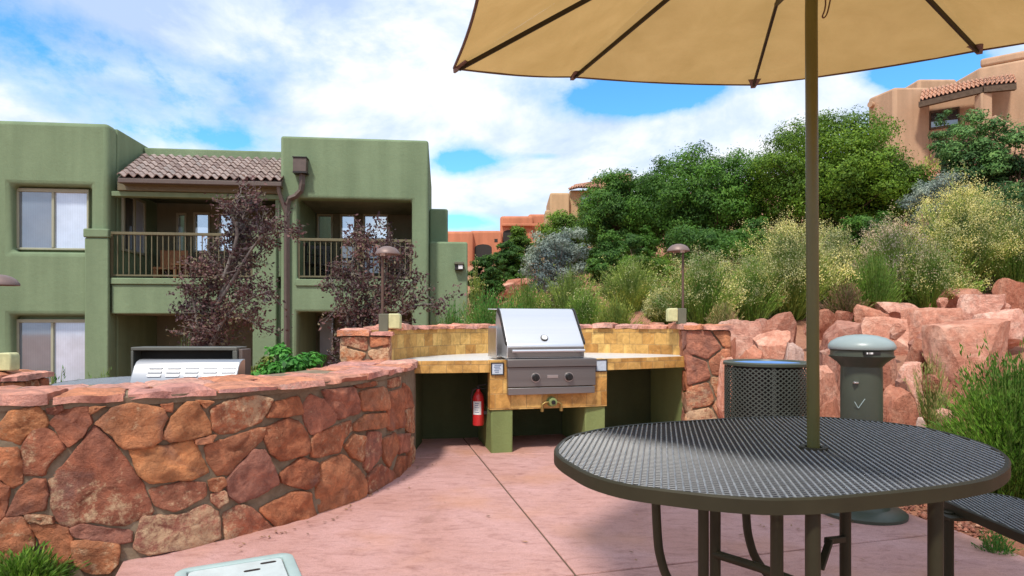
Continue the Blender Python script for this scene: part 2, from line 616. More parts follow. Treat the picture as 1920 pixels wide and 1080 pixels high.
# polygon helpers (2-D)
def clip(poly, a, b, c):
    """keep a*x+b*y<=c"""
    out = []
    for i in range(len(poly)):
        p, q = poly[i], poly[(i + 1) % len(poly)]
        dp, dq = a * p[0] + b * p[1] - c, a * q[0] + b * q[1] - c
        if dp <= 0:
            out.append(p)
        if (dp < 0) != (dq < 0) and abs(dp - dq) > 1e-12:
            t = dp / (dp - dq)
            out.append((p[0] + (q[0] - p[0]) * t, p[1] + (q[1] - p[1]) * t))
    return out


def voronoi(seeds, box, gap):
    x0, x1, z0, z1 = box
    cells = []
    for i, p in enumerate(seeds):
        poly = [(x0, z0), (x1, z0), (x1, z1), (x0, z1)]
        for j, q in enumerate(seeds):
            if i == j or abs(p[0] - q[0]) > 1.2:
                continue
            a, b = q[0] - p[0], q[1] - p[1]
            d = math.hypot(a, b)
            poly = clip(poly, a, b, (a * (p[0] + q[0]) + b * (p[1] + q[1])) / 2 - gap * d)
            if len(poly) < 3:
                break
        if len(poly) >= 3:
            cells.append(poly)
    return cells


def round_poly(poly, step=.03, jitter=.005, rounds=2):
    for _ in range(rounds):
        out = []
        for i in range(len(poly)):
            p, q = poly[i], poly[(i + 1) % len(poly)]
            t = CUT
            out += [(p[0] + (q[0] - p[0]) * t, p[1] + (q[1] - p[1]) * t), (q[0] + (p[0] - q[0]) * t, q[1] + (p[1] - q[1]) * t)]
        poly = out
    out = []
    for i in range(len(poly)):
        p, q = poly[i], poly[(i + 1) % len(poly)]
        n = max(1, int(math.hypot(q[0] - p[0], q[1] - p[1]) / step))
        for k in range(n):
            out.append((p[0] + (q[0] - p[0]) * k / n + random.uniform(-1, 1) * jitter, p[1] + (q[1] - p[1]) * k / n + random.uniform(-1, 1) * jitter))
    return out


def add_stone(mb, poly, surf, depth=.035, rough=.012):
    """a stone whose outline is poly in wall coordinates; surf(s, z, d) gives the world point d proud of the wall"""
    n = len(poly)
    cx = sum(p[0] for p in poly) / n
    cz = sum(p[1] for p in poly) / n
    seed = random.uniform(0, 100)
    rings = ((1.0, -.04), (1.0, depth * .7), (.97, depth * 1.0), (.88, depth * 1.06), (.70, depth * 1.1), (.5, depth * 1.1), (.25, depth * 1.1))
    tx, tz = random.uniform(-.05, .05), random.uniform(-.05, .05)
    vs, fs = [], []
    for k, (f, d) in enumerate(rings):
        for p in poly:
            s, z = cx + (p[0] - cx) * f, cz + (p[1] - cz) * f
            dd = d
            if k > 0:
                dd += rough * (1.5 * mnoise.fractal(Vector((s * 8, z * 8, seed)), .9, 2, 5)) + (s - cx) * tx + (z - cz) * tz
            vs.append(surf(s, z, dd))
    vs.append(surf(cx, cz, depth * 1.1))
    for k in range(len(rings) - 1):
        for i in range(n):
            j = (i + 1) % n
            fs.append((k * n + i, k * n + j, (k + 1) * n + j, (k + 1) * n + i))
    b = (len(rings) - 1) * n
    for i in range(n):
        fs.append((b + i, b + (i + 1) % n, len(vs) - 1))
    mb.add(vs, fs)


class Curve2:
    """plan curve: dense polyline with arc length"""
    def __init__(s, pts, n=12):
        P = [Vector(p) for p in pts]
        out = []
        for i in range(len(P) - 1):
            a, b, c, d = P[max(i - 1, 0)], P[i], P[i + 1], P[min(i + 2, len(P) - 1)]
            for k in range(n):
                t = k / n
                out.append(.5 * ((2 * b) + (c - a) * t + (2 * a - 5 * b + 4 * c - d) * t * t + (3 * b - a - 3 * c + d) * t ** 3))
        out.append(P[-1])
        s.p = out
        s.l = [0]
        for i in range(1, len(out)):
            s.l.append(s.l[-1] + (out[i] - out[i - 1]).length)
        s.len = s.l[-1]

    def at(s, t):
        import bisect
        i = min(max(bisect.bisect_right(s.l, t) - 1, 0), len(s.p) - 2)
        d = (s.p[i + 1] - s.p[i])
        k = (t - s.l[i]) / max(s.l[i + 1] - s.l[i], 1e-9)
        i0, i1 = max(i - 1, 0), min(i + 2, len(s.p) - 1)
        tg = (s.p[i1] - s.p[i0]).normalized()
        return s.p[i] + d * k, tg

    def hit(s, u):
        """arc length where the sight line of pixel column u meets the curve, and its distance"""
        k = (u - 960) / F
        best = None
        for i in range(len(s.p) - 1):
            a, b = s.p[i].x - k * s.p[i].y, s.p[i + 1].x - k * s.p[i + 1].y
            if a == 0 or (a < 0) != (b < 0):
                t = a / (a - b)
                y = s.p[i].y + (s.p[i + 1].y - s.p[i].y) * t
                if best is None or y < best[1]:
                    best = (s.l[i] + (s.l[i + 1] - s.l[i]) * t, y)
        if best is None:
            e = s.len if k > s.p[-1].x / s.p[-1].y else 0
            best = (e, s.at(e)[0].y)
        return best

# ------------------------------------------------------------------ camera, sky, sun
cam = bpy.data.cameras.new('camera')
cam.sensor_width = 36
cam.lens = F * 36 / 1920
cam.shift_y = (YH - 540) / 1920
cam.clip_start = .05
cam.clip_end = 3000
co = bpy.data.objects.new('camera', cam)
co.location = (0, 0, EYE)
co.rotation_euler = (R(90), 0, 0)
COL.objects.link(co)
SC.camera = co

SUN_EL, SUN_AZ = 57, -157       # azimuth measured from +Y towards +X: sun behind the camera's left shoulder
w = bpy.data.worlds.new('World')
SC.world = w
w.use_nodes = True
nt = w.node_tree
bg = nt.nodes['Background']
sky = nt.nodes.new('ShaderNodeTexSky')
sky.sky_type = 'NISHITA'
sky.sun_disc = False
sky.sun_elevation = R(SUN_EL)
sky.sun_rotation = R(SUN_AZ)
sky.air_density = 1.0
sky.dust_density = .4
sky.ozone_density = 2.2
hs = nt.nodes.new('ShaderNodeHueSaturation')
hs.inputs['Saturation'].default_value = 1.25
hs.inputs['Value'].default_value = 1.0
nt.links.new(sky.outputs[0], hs.inputs['Color'])
tc = nt.nodes.new('ShaderNodeTexCoord')
vn = nt.nodes.new('ShaderNodeVectorMath')
vn.operation = 'NORMALIZE'
nt.links.new(tc.outputs['Generated'], vn.inputs[0])
D = vn.outputs[0]


def sky_noise(scale, detail, rough, dist=0, stretch=(1, 1, 2.2), off=(0, 0, 0)):
    mp = nt.nodes.new('ShaderNodeMapping')
    mp.inputs['Scale'].default_value = stretch
    mp.inputs['Location'].default_value = off
    nt.links.new(D, mp.inputs[0])
    n = nt.nodes.new('ShaderNodeTexNoise')
    n.inputs['Scale'].default_value = scale
    n.inputs['Detail'].default_value = detail
    n.inputs['Roughness'].default_value = rough
    n.inputs['Distortion'].default_value = dist
    nt.links.new(mp.outputs[0], n.inputs['Vector'])
    return n.outputs['Fac']


def dir_of(u, v):
    return Vector(((u - 960) / F, 1, (YH - v) / F)).normalized()


def sky_blob(u, v, ru, rv):
    """soft elliptical patch of the sky dome, 1 at its middle"""
    c = dir_of(u, v)
    sb = nt.nodes.new('ShaderNodeVectorMath')
    sb.operation = 'SUBTRACT'
    sb.inputs[1].default_value = c
    nt.links.new(D, sb.inputs[0])
    ml = nt.nodes.new('ShaderNodeVectorMath')
    ml.operation = 'MULTIPLY'
    ml.inputs[1].default_value = (F / ru, F / ru, F / rv)
    nt.links.new(sb.outputs[0], ml.inputs[0])
    dt = nt.nodes.new('ShaderNodeVectorMath')
    dt.operation = 'DOT_PRODUCT'
    nt.links.new(ml.outputs[0], dt.inputs[0])
    nt.links.new(ml.outputs[0], dt.inputs[1])
    return math_node(nt, 'EXPONENT', math_node(nt, 'MULTIPLY', dt.outputs['Value'], -1))


cover = math_node(nt, 'ADD', math_node(nt, 'MULTIPLY', sky_noise(3.0, 11, .64, .15, stretch=(1, 1, 1.6)), 1.0), .225)
for (u, v, ru, rv, a) in [(1190, 185, 190, 45, -.50), (1720, 140, 110, 34, -.55), (60, 40, 150, 70, -.18), (170, 160, 260, 55, -.15),
                          (540, 105, 170, 70, -.18), (890, 305, 120, 34, -.38), (395, 262, 130, 26, -.20), (850, 415, 90, 16, -.30),
                          (1030, 293, 40, 9, -.3), (1400, 235, 230, 60, .30), (1080, 300, 120, 60, .12), (960, 360, 140, 40, .25), (740, 190, 120, 60, -.05), (1560, 190, 80, 50, .3), (330, 40, 250, 40, .12), (650, 210, 90, 60, .1)]:
    cover = math_node(nt, 'ADD', cover, math_node(nt, 'MULTIPLY', sky_blob(u, v, ru, rv), a))
mask = ramp(nt, [(.47, (0, 0, 0)), (.55, (.55, .55, .55)), (.68, (.97, .97, .97))], cover)
thick = sky_noise(3.4, 9, .58, .25, stretch=(1, 1, 1.7), off=(3, 1, 2))
cloud = ramp(nt, [(.41, (.42, .54, .76)), (.51, (.60, .69, .84)), (.61, (.86, .87, .90))], thick)
skyc = mix(nt, 1, hs.outputs[0], (.135, .195, .205), 'MULTIPLY')
allsky = mix(nt, mask, skyc, cloud)
nt.links.new(allsky, bg.inputs[0])
bg.inputs[1].default_value = 1.0

sl = bpy.data.lights.new('sun', 'SUN')
sl.energy = 2.9
sl.angle = R(6)
sl.color = (1, .95, .87)
so = bpy.data.objects.new('sun', sl)
COL.objects.link(so)
d = Vector((math.sin(R(SUN_AZ)) * math.cos(R(SUN_EL)), math.cos(R(SUN_AZ)) * math.cos(R(SUN_EL)), math.sin(R(SUN_EL))))
so.rotation_euler = d.to_track_quat('Z', 'Y').to_euler()
so.location = (-4, -6, 12)
SC.view_settings.view_transform = 'Standard'
SC.view_settings.look = 'None'
SC.view_settings.exposure = 0.42
SC.view_settings.gamma = 1.0
SC.cycles.max_bounces = 7
SC.cycles.transparent_max_bounces = 6
SC.cycles.use_denoising = True

# ------------------------------------------------------------------ terrain
# crop pixels of the picture part [1340,500,1920,820] at 3.31x: box, distance, depth factor, material, tilt, label
BL = [(25, 330, 330, 470, 6.7, 1.0, 1, 'pale pink boulder next to the right stone pillar, behind the litter bin'),
      (300, 285, 580, 430, 6.95, 1.0, 0, 'rounded pink boulder behind the litter bin, just left of the parasol pole'),
      (315, 395, 580, 545, 6.2, 1.0, 0, 'reddish boulder standing over the right half of the litter bin rim'),
      (85, 485, 345, 580, 6.15, .9, 2, 'low orange boulder just above the left half of the litter bin rim'),
      (425, 468, 585, 575, 5.75, .9, 3, 'whitish boulder right above the bag edge of the litter bin'),
      (645, 258, 785, 365, 7.6, 1.0, 2, 'small red boulder right of the parasol pole, under the yellow brush'),
      (655, 318, 1015, 470, 6.6, .9, 1, 'long pale slanting boulder above and left of the ash bollard cap'),
      (895, 232, 1100, 345, 7.45, .9, 2, 'dark cracked boulder on top of the row above the ash bollard'),
      (945, 298, 1305, 450, 6.75, .9, 0, 'wide brownish pink boulder directly behind the ash bollard cap'),
      (1035, 196, 1405, 300, 8.0, .9, 1, 'long flat-topped boulder along the upper edge, above the ash bollard'),
      (1215, 238, 1605, 400, 7.0, .8, 0, 'broad flat boulder with a dark undercut edge, right of the row above the bollard'),
      (1415, 90, 1775, 245, 8.2, .8, 0, 'big flat-topped boulder high on the slope under the large brush'),
      (1565, 165, 1845, 310, 7.4, .9, 1, 'pale orange boulder below the high flat-topped one'),
      (1810, 62, 1990, 260, 7.7, .9, 2, 'boulder at the right picture edge, highest in the pile'),
      (1635, 268, 1990, 430, 6.4, .8, 1, 'wide pink boulder on the right edge above the great leaning slab'),
      (640, 475, 815, 660, 5.75, .9, 1, 'blocky pale pink boulder just left of the ash bollard collar'),
      (640, 610, 820, 840, 5.35, .9, 0, 'tall pink block between the parasol pole and the ash bollard'),
      (1010, 398, 1235, 745, 5.5, .9, 0, 'tall pinkish boulder immediately right of the ash bollard'),
      (1275, 366, 1575, 545, 5.95, .9, 1, 'boulder with a pale top in the middle of the right pile'),
      (1215, 440, 1435, 700, 5.3, .9, 2, 'shaded brown-grey boulder with rough face left of the leaning slab'),
      (1165, 590, 1335, 735, 5.05, .9, 1, 'small pink boulder wedged under the brown-grey one'),
      (1425, 335, 1990, 760, 4.95, .7, 0, 'great leaning red slab, largest boulder at the right edge'),
      (1040, 735, 1415, 1010, 4.35, .85, 2, 'big angular boulder in front, right of the bollard shaft'),
      (1235, 935, 1335, 1010, 4.22, .9, 3, 'small pale stone at the foot of the front boulder'),
      (25, 430, 120, 580, 6.3, 1.0, 2, 'upright narrow boulder touching the right stone pillar'),
      (640, 815, 820, 930, 5.0, .8, 2, 'low rubble boulder at the ground between the bin and the bollard'),
      (60, 560, 330, 760, 5.7, .8, 0, 'boulder behind the litter bin, seen through its mesh'),
      (330, 560, 640, 800, 5.6, .8, 0, 'boulder behind the right half of the litter bin mesh')]

def boulder_px(b):
    return 1340 + b[0] / 3.31, 1340 + b[2] / 3.31, 500 + b[1] / 3.31, 500 + b[3] / 3.31


BCTRL = []
for b_ in BL:
    u0, u1, v0, v1 = boulder_px(b_)
    zb_ = EYE - (v1 - YH) * b_[4] / F
    BCTRL.append((((u0 + u1) / 2 - 960) / F * b_[4], b_[4] + .25, zb_ - .16))
CTRL = [(-6, -6, -.1), (0, -8, -.05), (6, -6, -.05), (-4, 0, -.1), (4, -2, -.05), (-3, 3, -.08), (-5, 4.5, -.1), (-2.5, 5, -.1), (-4, 7, -.2), (-2, 7.5, -.15),
        (-1, 8, -.1), (-6, 9, -.45), (-3, 10, -.5), (-9, 12, -.7), (-6, 13, -.7), (-2, 13, -.4), (-12, 13, -.7), (-16, 13, -.7), (-10, 18, -.7), (-4, 18, -.3),
        (-20, 5, -.4), (-12, 5, -.3), (2.6, 3, -.05), (2.7, 4, -.03), (2.4, 5, -.02), (2.1, 6.0, .12), (3.5, 3, .0), (3.2, 3.9, .05), (2.2, 6.6, .45), (1.7, 7.4, .75), (2.6, 7.8, 1.0), (0, 8.2, .45), (1, 8.2, .7), (4.2, 8.0, 1.12), (6.5, 7.5, 1.3), (7, 5, .9), (9, 7, 1.5),
        (5, 9.2, 1.38), (8, 9.2, 1.75), (6.6, 9.5, 1.62), (6.5, 11, 2.0), (2, 9.5, 1.15), (.2, 10, .75), (-.8, 10, .35), (2, 12, 1.6), (4, 15, 2.6), (8, 15, 3.3), (-.3, 14, 1.0), (.2, 16, 1.55), (-.6, 20, 1.7), (0, 25, 2.75), (2.5, 24, 3.4),
        (-3, 32, 3.6), (-1, 44, 5.6), (5, 36, 5.8), (5, 45, 8.6), (12, 26, 6.6), (17, 27, 7.6), (20, 27, 8.6), (24, 22, 8.5), (13, 17, 4.6), (12, 13, 3.4), (20, 14, 5.5), (10, 5, 1.4), (16, 3, 2.5),
        (30, 60, 16), (-30, 60, 0), (-45, 30, -1), (-20, 100, 2), (0, 110, 18), (60, 40, 20), (50, -10, 6), (-40, -30, -2), (0, -40, -1), (60, 120, 30), (150, 300, 40), (-200, 300, 0), (-200, -150, -3), (200, -150, 5), (250, 60, 40)]
CP = np.array(CTRL + BCTRL)


def _phi(r):
    return r


_n = len(CP)
_A = np.zeros((_n + 1, _n + 1))
_A[:_n, :_n] = _phi(np.linalg.norm(CP[:, None, :2] - CP[None, :, :2], axis=2))
_A[:_n, _n] = _A[_n, :_n] = 1
_W = np.linalg.solve(_A, np.r_[CP[:, 2], 0])


def gz_np(x, y):
    x, y = np.asarray(x, float), np.asarray(y, float)
    r = np.sqrt((x[..., None] - CP[:, 0]) ** 2 + (y[..., None] - CP[:, 1]) ** 2)
    z = r @ _W[:_n] + _W[_n]
    # the flat bed under the patio
    dx = np.maximum(np.maximum(-1.95 - x, x - 2.45), 0)
    dy = np.maximum(np.maximum(-6 - y, y - 7.0), 0)
    k = np.clip(np.hypot(dx, dy) / .5, 0, 1)
    return z * k + (-.09) * (1 - k)


def gz(x, y):
    return float(gz_np(np.array([x]), np.array([y]))[0])


def axis(lo, a, b, hi, step, grow):
    c = list(np.arange(a, b + 1e-6, step))
    s = step
    while c[-1] < hi:
        s *= grow
        c.append(c[-1] + s)
    s = step
    while c[0] > lo:
        s *= grow
        c.insert(0, c[0] - s)
    return np.array(c)


gx, gy = axis(-600, -5, 9, 600, .16, 1.09), axis(-300, 2, 13, 900, .16, 1.07)
X, Y = np.meshgrid(gx, gy)
Z = gz_np(X, Y)
far = np.clip((np.hypot(X, Y) - 8) / 6, 0, 1)
for i in range(X.shape[0]):
    for j in range(X.shape[1]):
        if not (-2.3 < X[i, j] < 2.6 and Y[i, j] < 7.3):
            Z[i, j] += .05 * fbm((X[i, j], Y[i, j], 0), 1.1) + .018 * fbm((X[i, j], Y[i, j], 5), 5)
ny, nx = X.shape
idx = np.arange(nx * ny).reshape(ny, nx)
Q = np.stack([idx[:-1, :-1], idx[:-1, 1:], idx[1:, 1:], idx[1:, :-1]], -1).reshape(-1, 4)
g = np_mesh('ground', np.stack([X, Y, Z], -1).reshape(-1, 3), Q, 'soil')
g.data.shade_smooth()
struct(g)

# ------------------------------------------------------------------ patio slabs with tooled joints
PATIO = [(2.62, -4), (2.56, 2.0), (2.476, 3.04), (2.42, 3.42), (2.34, 3.79), (2.28, 4.4), (2.2, 5.2), (2.08, 5.9), (1.9, 6.9), (-1.25, 6.9), (-1.15, 5.6), (-1.02, 4.4), (-1.25, 3.80), (-1.60, 3.27), (-1.86, 3.02), (-1.772, 2.807), (-1.70, 2.4), (-1.62, -4)]


def line_through(p, q):
    a, b = q[1] - p[1], -(q[0] - p[0])
    l = math.hypot(a, b)
    return a / l, b / l, (a * p[0] + b * p[1]) / l


J1 = line_through((-.239, 5.13), (.287, 2.82))
J2 = line_through((.287, 2.82), (2.215, 3.35))
J3 = line_through((-.239 - .05, 5.13 + .22), (1.9, 5.75))
parts = [PATIO]
for (a, b, c) in (J1, J2, J3):
    nxt = []
    for p in parts:
        g1, g2 = clip(p, a, b, c - .0055), clip(p, -a, -b, -(c + .0055))
        nxt += [q for q in (g1, g2) if len(q) >= 3]
    parts = nxt
mb = MB()
for p in parts:
    mb.prism(p, -.07, 0)
struct(mb.build('patio', 'patio', bevel=.006, seg=2))
mb = MB().prism([(x * .995, y * .995 if y > 0 else y) for x, y in PATIO], -.085, -.007)
struct(mb.build('patio_joints', 'joint'))

# ------------------------------------------------------------------ curved fieldstone wall in front
WALL_H = .765
wc = Curve2([(-4.3, 2.35), (-3.3, 2.50), (-2.75, 2.63), (-2.28, 2.80), (-1.828, 2.996), (-1.54, 3.244), (-1.35, 3.463), (-1.14, 3.735), (-.974, 4.103), (-.857, 4.598), (-.822, 5.0), (-.83, 5.42)])


def wsurf(s, z, d):
    s = min(max(s, 0), wc.len)
    p, t = wc.at(s)
    return Vector((p.x + t.y * d, p.y - t.x * d, z))


wall = thing('stone_wall', 'low curved wall of red fieldstone with flat stone coping, left of the patio', 'wall', (-1.6, 3.4, 0))
WT = .55
mb = MB()
ns = 90
vs, fs = [], []
for i in range(ns + 1):
    s = wc.len * i / ns
    for (d, z) in ((-.0, -.15), (-.0, WALL_H), (-WT, WALL_H), (-WT, -.15)):
        vs.append(wsurf(s, z, d))
for i in range(ns):
    for k in range(4):
        a, b = i * 4 + k, i * 4 + (k + 1) % 4
        fs.append((a, a + 4, b + 4, b))
fs += [(0, 1, 2, 3), (ns * 4 + 3, ns * 4 + 2, ns * 4 + 1, ns * 4)]
mb.add(vs, fs)
mb.build('mortar_core', 'mortar', wall)

C6 = """0,385 60,320 180,305 222,375 205,400 130,425 95,472 0,445
108,490 150,420 215,405 265,440 300,490 235,550 205,605 120,605
240,375 290,310 400,305 422,370 375,440 320,478 290,450
218,310 285,295 292,315 250,338 218,330
415,300 490,295 425,332
445,375 530,305 620,285 745,310 765,350 740,395 735,455 690,480 570,490 520,430
435,390 500,450 545,500 600,580 650,650 700,780 575,838 470,835 430,825 310,848 265,815 245,760 240,690 225,625 300,570 370,480
745,440 790,350 850,285 900,280 955,370 965,420 900,440 790,458
740,290 790,283 790,320 755,318
970,310 1040,275 1160,250 1240,265 1215,330 1190,370 1080,418 1010,425 980,400
600,490 760,480 890,455 930,540 960,600 890,630 690,648 640,610
945,480 1060,440 1178,400 1210,402 1200,450 1120,530 1050,610 1000,610 960,560
690,680 850,645 940,650 945,710 880,745 800,780 720,755
620,940 660,800 830,800 940,750 1000,790 1005,900 940,940 780,960 680,978
960,640 1020,625 1035,660 1000,690 965,680
970,705 1030,690 1035,735 1000,760 975,740
1040,640 1080,590 1160,500 1215,505 1245,570 1275,650 1200,700 1100,740 1050,700
1025,790 1110,750 1150,765 1270,868 1180,890 1040,915
0,505 80,500 105,560 100,640 60,668 20,630 0,625
-40,640 0,655 45,680 30,770 0,830 -50,830
40,795 95,680 150,640 205,640 220,700 205,770 110,790
130,795 240,805 245,830 200,838 140,820
5,850 40,815 100,810 150,880 160,930 100,970 20,970
150,850 200,840 310,860 335,930 340,1000 270,1030 220,1000 190,920
335,860 380,840 600,870 600,920 560,930 345,895
340,920 430,915 545,935 540,1010 500,1060 420,1060 360,1020 345,970
-30,990 60,975 140,990 170,1060 60,1085 -40,1080
900,450 985,430 960,465 905,470
895,270 975,275 940,305"""
C7 = """145,350 170,280 290,255 305,330 240,345
305,310 345,245 400,270 455,340 445,375 350,428 325,380
135,400 240,355 290,370 335,440 335,510 215,548 160,510 135,450
350,450 380,420 530,362 538,410 490,460 475,510 350,535
400,225 540,212 560,270 565,330 470,360 430,300
572,228 690,208 692,315 580,318
545,200 650,180 650,202 560,216
545,375 600,335 690,330 690,395 545,412
205,610 300,535 375,560 370,650 320,680 220,650
375,655 395,560 490,520 560,590 590,640 590,740 400,818 375,720
500,480 540,430 585,440 580,550 530,530
590,480 610,420 665,420 668,520 610,598 590,570
675,450 735,420 748,480 710,582 680,540
110,770 270,690 340,695 380,830 200,865
605,620 660,565 720,600 715,690 610,740
725,610 750,530 780,530 780,640 720,690
696,240 762,218 768,390 700,408
705,175 755,162 755,205 705,212
745,430 790,425 785,500 750,520
770,190 800,230 812,300 780,310 770,260
778,320 815,300 815,420 785,415
790,450 815,440 815,560 787,590
787,610 813,590 810,625 792,645"""
traced = []
for txt, ox, oy in ((C6, 0, 640), (C7, 440, 640)):
    for ln in txt.split('\n'):
        poly = []
        for w_ in ln.split():
            a, b_ = w_.split(',')
            u, v = ox + float(a) / 2.4545, oy + float(b_) / 2.4545
            s, Yd = wc.hit(u)
            z = EYE - (v - YH) * Yd / F
            poly.append((s, min(z, WALL_H + .01)))
        traced.append(poly)
mb = MB()
for p in traced:
    big = max(q[0] for q in p) - min(q[0] for q in p)
    cx_, cz_ = sum(q[0] for q in p) / len(p), sum(q[1] for q in p) / len(p)
    grow = 1 + .020 / max(big, .1)
    p = [(cx_ + (q[0] - cx_) * grow, min(cz_ + (q[1] - cz_) * grow, WALL_H)) for q in p]
    pr = round_poly(p, .020, .003, 1)
    add_stone(mb, pr, wsurf, .014 + .018 * random.random(), .013)
# the rest of the wall, out to the left of the picture
smin = min(min(q[0] for q in p) for p in traced)
seeds = [(random.uniform(0, smin), random.uniform(0, WALL_H)) for _ in range(int(smin / .045))]
keep = []
for q in seeds:
    if all(math.hypot(q[0] - k[0], q[1] - k[1]) > .17 for k in keep):
        keep.append(q)
for p in voronoi(keep, (0, smin - .02, 0, WALL_H - .02), .012):
    add_stone(mb, round_poly(p, .025, .003, 1), wsurf, .02, .009)
mb.smooth = True
mb.build('fieldstone_facing', 'fieldstone', wall, angle=60)


def coping(mb, curve, surf, s0, s1, d_out, d_in, z0, th, lens, gap=.016, rows=1):
    """irregular flagstones along a wall top; surf(s, z, d)"""
    for r in range(rows):
        da, db = d_out + (d_in - d_out) * r / rows, d_out + (d_in - d_out) * (r + 1) / rows
        s = s0 - random.uniform(0, lens * .4)
        while s < s1:
            e = min(s + random.uniform(.6, 1.45) * lens, s1 + .01)
            if s1 - e < lens * .35:
                e = s1
            a = max(s, s0)
            if e - a < .03:
                break
            t = th * random.uniform(.65, 1.3)
            j = random.uniform(-.010, .014)
            nu, nv = max(4, int((e - a) / .035)), 7
            sd = random.uniform(0, 90)
            grid = {}
            vs, fs = [], []
            for top in (0, 1):
                for i in range(nu + 1):
                    for k in range(nv + 1):
                        fs_, fd = i / nu, k / nv
                        sc = .5 + (fs_ - .5)
                        x = a + gap / 2 + (e - a - gap) * sc
                        dd = da + (db - da) * fd + (gap if r else 0) * (1 - fd)
                        edge = min(fs_, 1 - fs_, fd, 1 - fd)
                        wob = .024 * mnoise.fractal(Vector((x * 6, dd * 6, sd)), 1, 2, 3)
                        if k == 0:
                            dd += (.022 if top else .012) * mnoise.fractal(Vector((x * 8, sd, top * .7)), 1, 2, 3) * 1.6 + j * 1.6
                        z = z0 + (t + .6 * wob if top else .012 * mnoise.noise(Vector((x * 8, dd * 8, sd))))
                        if top and edge < .02:
                            z -= .012
                        # chisel the ends off square
                        x += (.012 * mnoise.noise(Vector((dd * 9, sd, 3))) if i in (0, nu) else 0)
                        grid[top, i, k] = len(vs)
                        vs.append(surf(x, z, dd))
            for i in range(nu):
                for k in range(nv):
                    fs.append((grid[1, i, k], grid[1, i + 1, k], grid[1, i + 1, k + 1], grid[1, i, k + 1]))
                    fs.append((grid[0, i, k], grid[0, i, k + 1], grid[0, i + 1, k + 1], grid[0, i + 1, k]))
            for i in range(nu):
                fs.append((grid[0, i, 0], grid[0, i + 1, 0], grid[1, i + 1, 0], grid[1, i, 0]))
                fs.append((grid[0, i, nv], grid[1, i, nv], grid[1, i + 1, nv], grid[0, i + 1, nv]))
            for k in range(nv):
                fs.append((grid[0, 0, k], grid[1, 0, k], grid[1, 0, k + 1], grid[0, 0, k + 1]))
                fs.append((grid[0, nu, k], grid[0, nu, k + 1], grid[1, nu, k + 1], grid[1, nu, k]))
            mb.add(vs, fs)
            s = e


def wsurf2(s, z, d):
    """wall surface, running on past the end of the curve"""
    if 0 <= s <= wc.len:
        return wsurf(s, z, d)
    s_ = min(max(s, 0), wc.len)
    p, t = wc.at(s_)
    q = p + t * (s - s_)
    return Vector((q.x + t.y * d, q.y - t.x * d, z))


mb = MB()
coping(mb, wc, wsurf2, 0, wc.len + .02, .038, -WT - .02, WALL_H - .004, .046, .30, rows=2)
mb.build('coping', 'flagstone', wall, smooth=True, angle=38)
mb = MB()
vs, fs = [], []
for i in range(ns + 1):
    s = wc.len * i / ns
    for (d, z) in ((.012, WALL_H - .03), (.018, WALL_H + .012), (-WT, WALL_H + .03), (-WT, WALL_H - .03)):
        vs.append(wsurf(s, z, d))
for i in range(ns):
    for k in range(4):
        a, b = i * 4 + k, i * 4 + (k + 1) % 4
        fs.append((a, a + 4, b + 4, b))
mb.add(vs, fs)
mb.build('coping_mortar', 'mortar', wall)

# ------------------------------------------------------------------ outdoor kitchen
CZ = .80                                               # counter height
front = Curve2([(-.84, 5.35), (-.20, 5.45), (.86, 5.72), (1.70, 6.12)], 8)
back = Curve2([(-1.07, 5.55), (-.85, 6.25), (-.35, 6.85), (.35, 7.05), (1.05, 6.95), (1.60, 6.65), (1.80, 6.35)], 10)
kit = thing('barbecue_counter', 'curved outdoor kitchen counter faced with honey stone tiles, round the stainless grill', 'counter', (.4, 6.0, 0))


def csurf(cv, flip=1):
    def f(s, z, d):
        s_ = min(max(s, 0), cv.len)
        p, t = cv.at(s_)
        q = p + t * (s - s_)
        return Vector((q.x + flip * t.y * d, q.y - flip * t.x * d, z))
    return f


fsurf, bsurf = csurf(front), csurf(back)


def band(mb, surf, s0, s1, d0, d1, z0, z1, n=24, uv=True):
    vs, fs, uvs = [], [], []
    for i in range(n + 1):
        s = s0 + (s1 - s0) * i / n
        for (d, z, vv) in ((d1, z0, z0), (d1, z1, z1), (d1, z1, z1), (d0, z1, z1 + abs(d1 - d0)), (d0, z0, z0), (d1, z0, z0)):
            vs.append(surf(s, z, d))
            uvs.append((s, vv))
    for i in range(n):
        for a, b in ((0, 1), (2, 3), (3, 4), (4, 5)):
            fs.append((i * 6 + a, (i + 1) * 6 + a, (i + 1) * 6 + b, i * 6 + b))
    fs += [(0, 1, 3, 4), (n * 6, n * 6 + 4, n * 6 + 3, n * 6 + 1)]
    b0 = len(mb.v)
    mb.add(vs, fs)
    mb.uv = (mb.uv or []) + uvs
    return mb


# counter slab between the two curves
N = 30
vs, fs = [], []
for i in range(N + 1):
    a, _ = front.at(front.len * i / N)
    b, _ = back.at(back.len * i / N)
    for k in range(5):
        p = a + (b - a) * (k / 4)
        vs.append((p.x, p.y, CZ - .004))
        vs.append((p.x, p.y, CZ - .07))
for i in range(N):
    for k in range(4):
        a, b = i * 10 + k * 2, (i + 1) * 10 + k * 2
        fs += [(a, b, b + 2, a + 2), (a + 1, a + 3, b + 3, b + 1)]
    fs += [(i * 10, i * 10 + 1, i * 10 + 11, i * 10 + 10), (i * 10 + 8, i * 10 + 18, i * 10 + 19, i * 10 + 9)]
fs += [tuple([0, 2, 4, 6, 8, 9, 7, 5, 3, 1]), tuple(N * 10 + k for k in (1, 3, 5, 7, 9, 8, 6, 4, 2, 0))]
MB().add(vs, fs).build('counter_top', 'counter', kit)
sL, sR = front.hit(918)[0], front.hit(1137)[0]
mb = MB()
band(mb, fsurf, -.02, sL, -.05, .012, CZ - .10, CZ + .002, 10)
band(mb, fsurf, sR, front.len + .05, -.05, .012, CZ - .10, CZ + .002, 14)
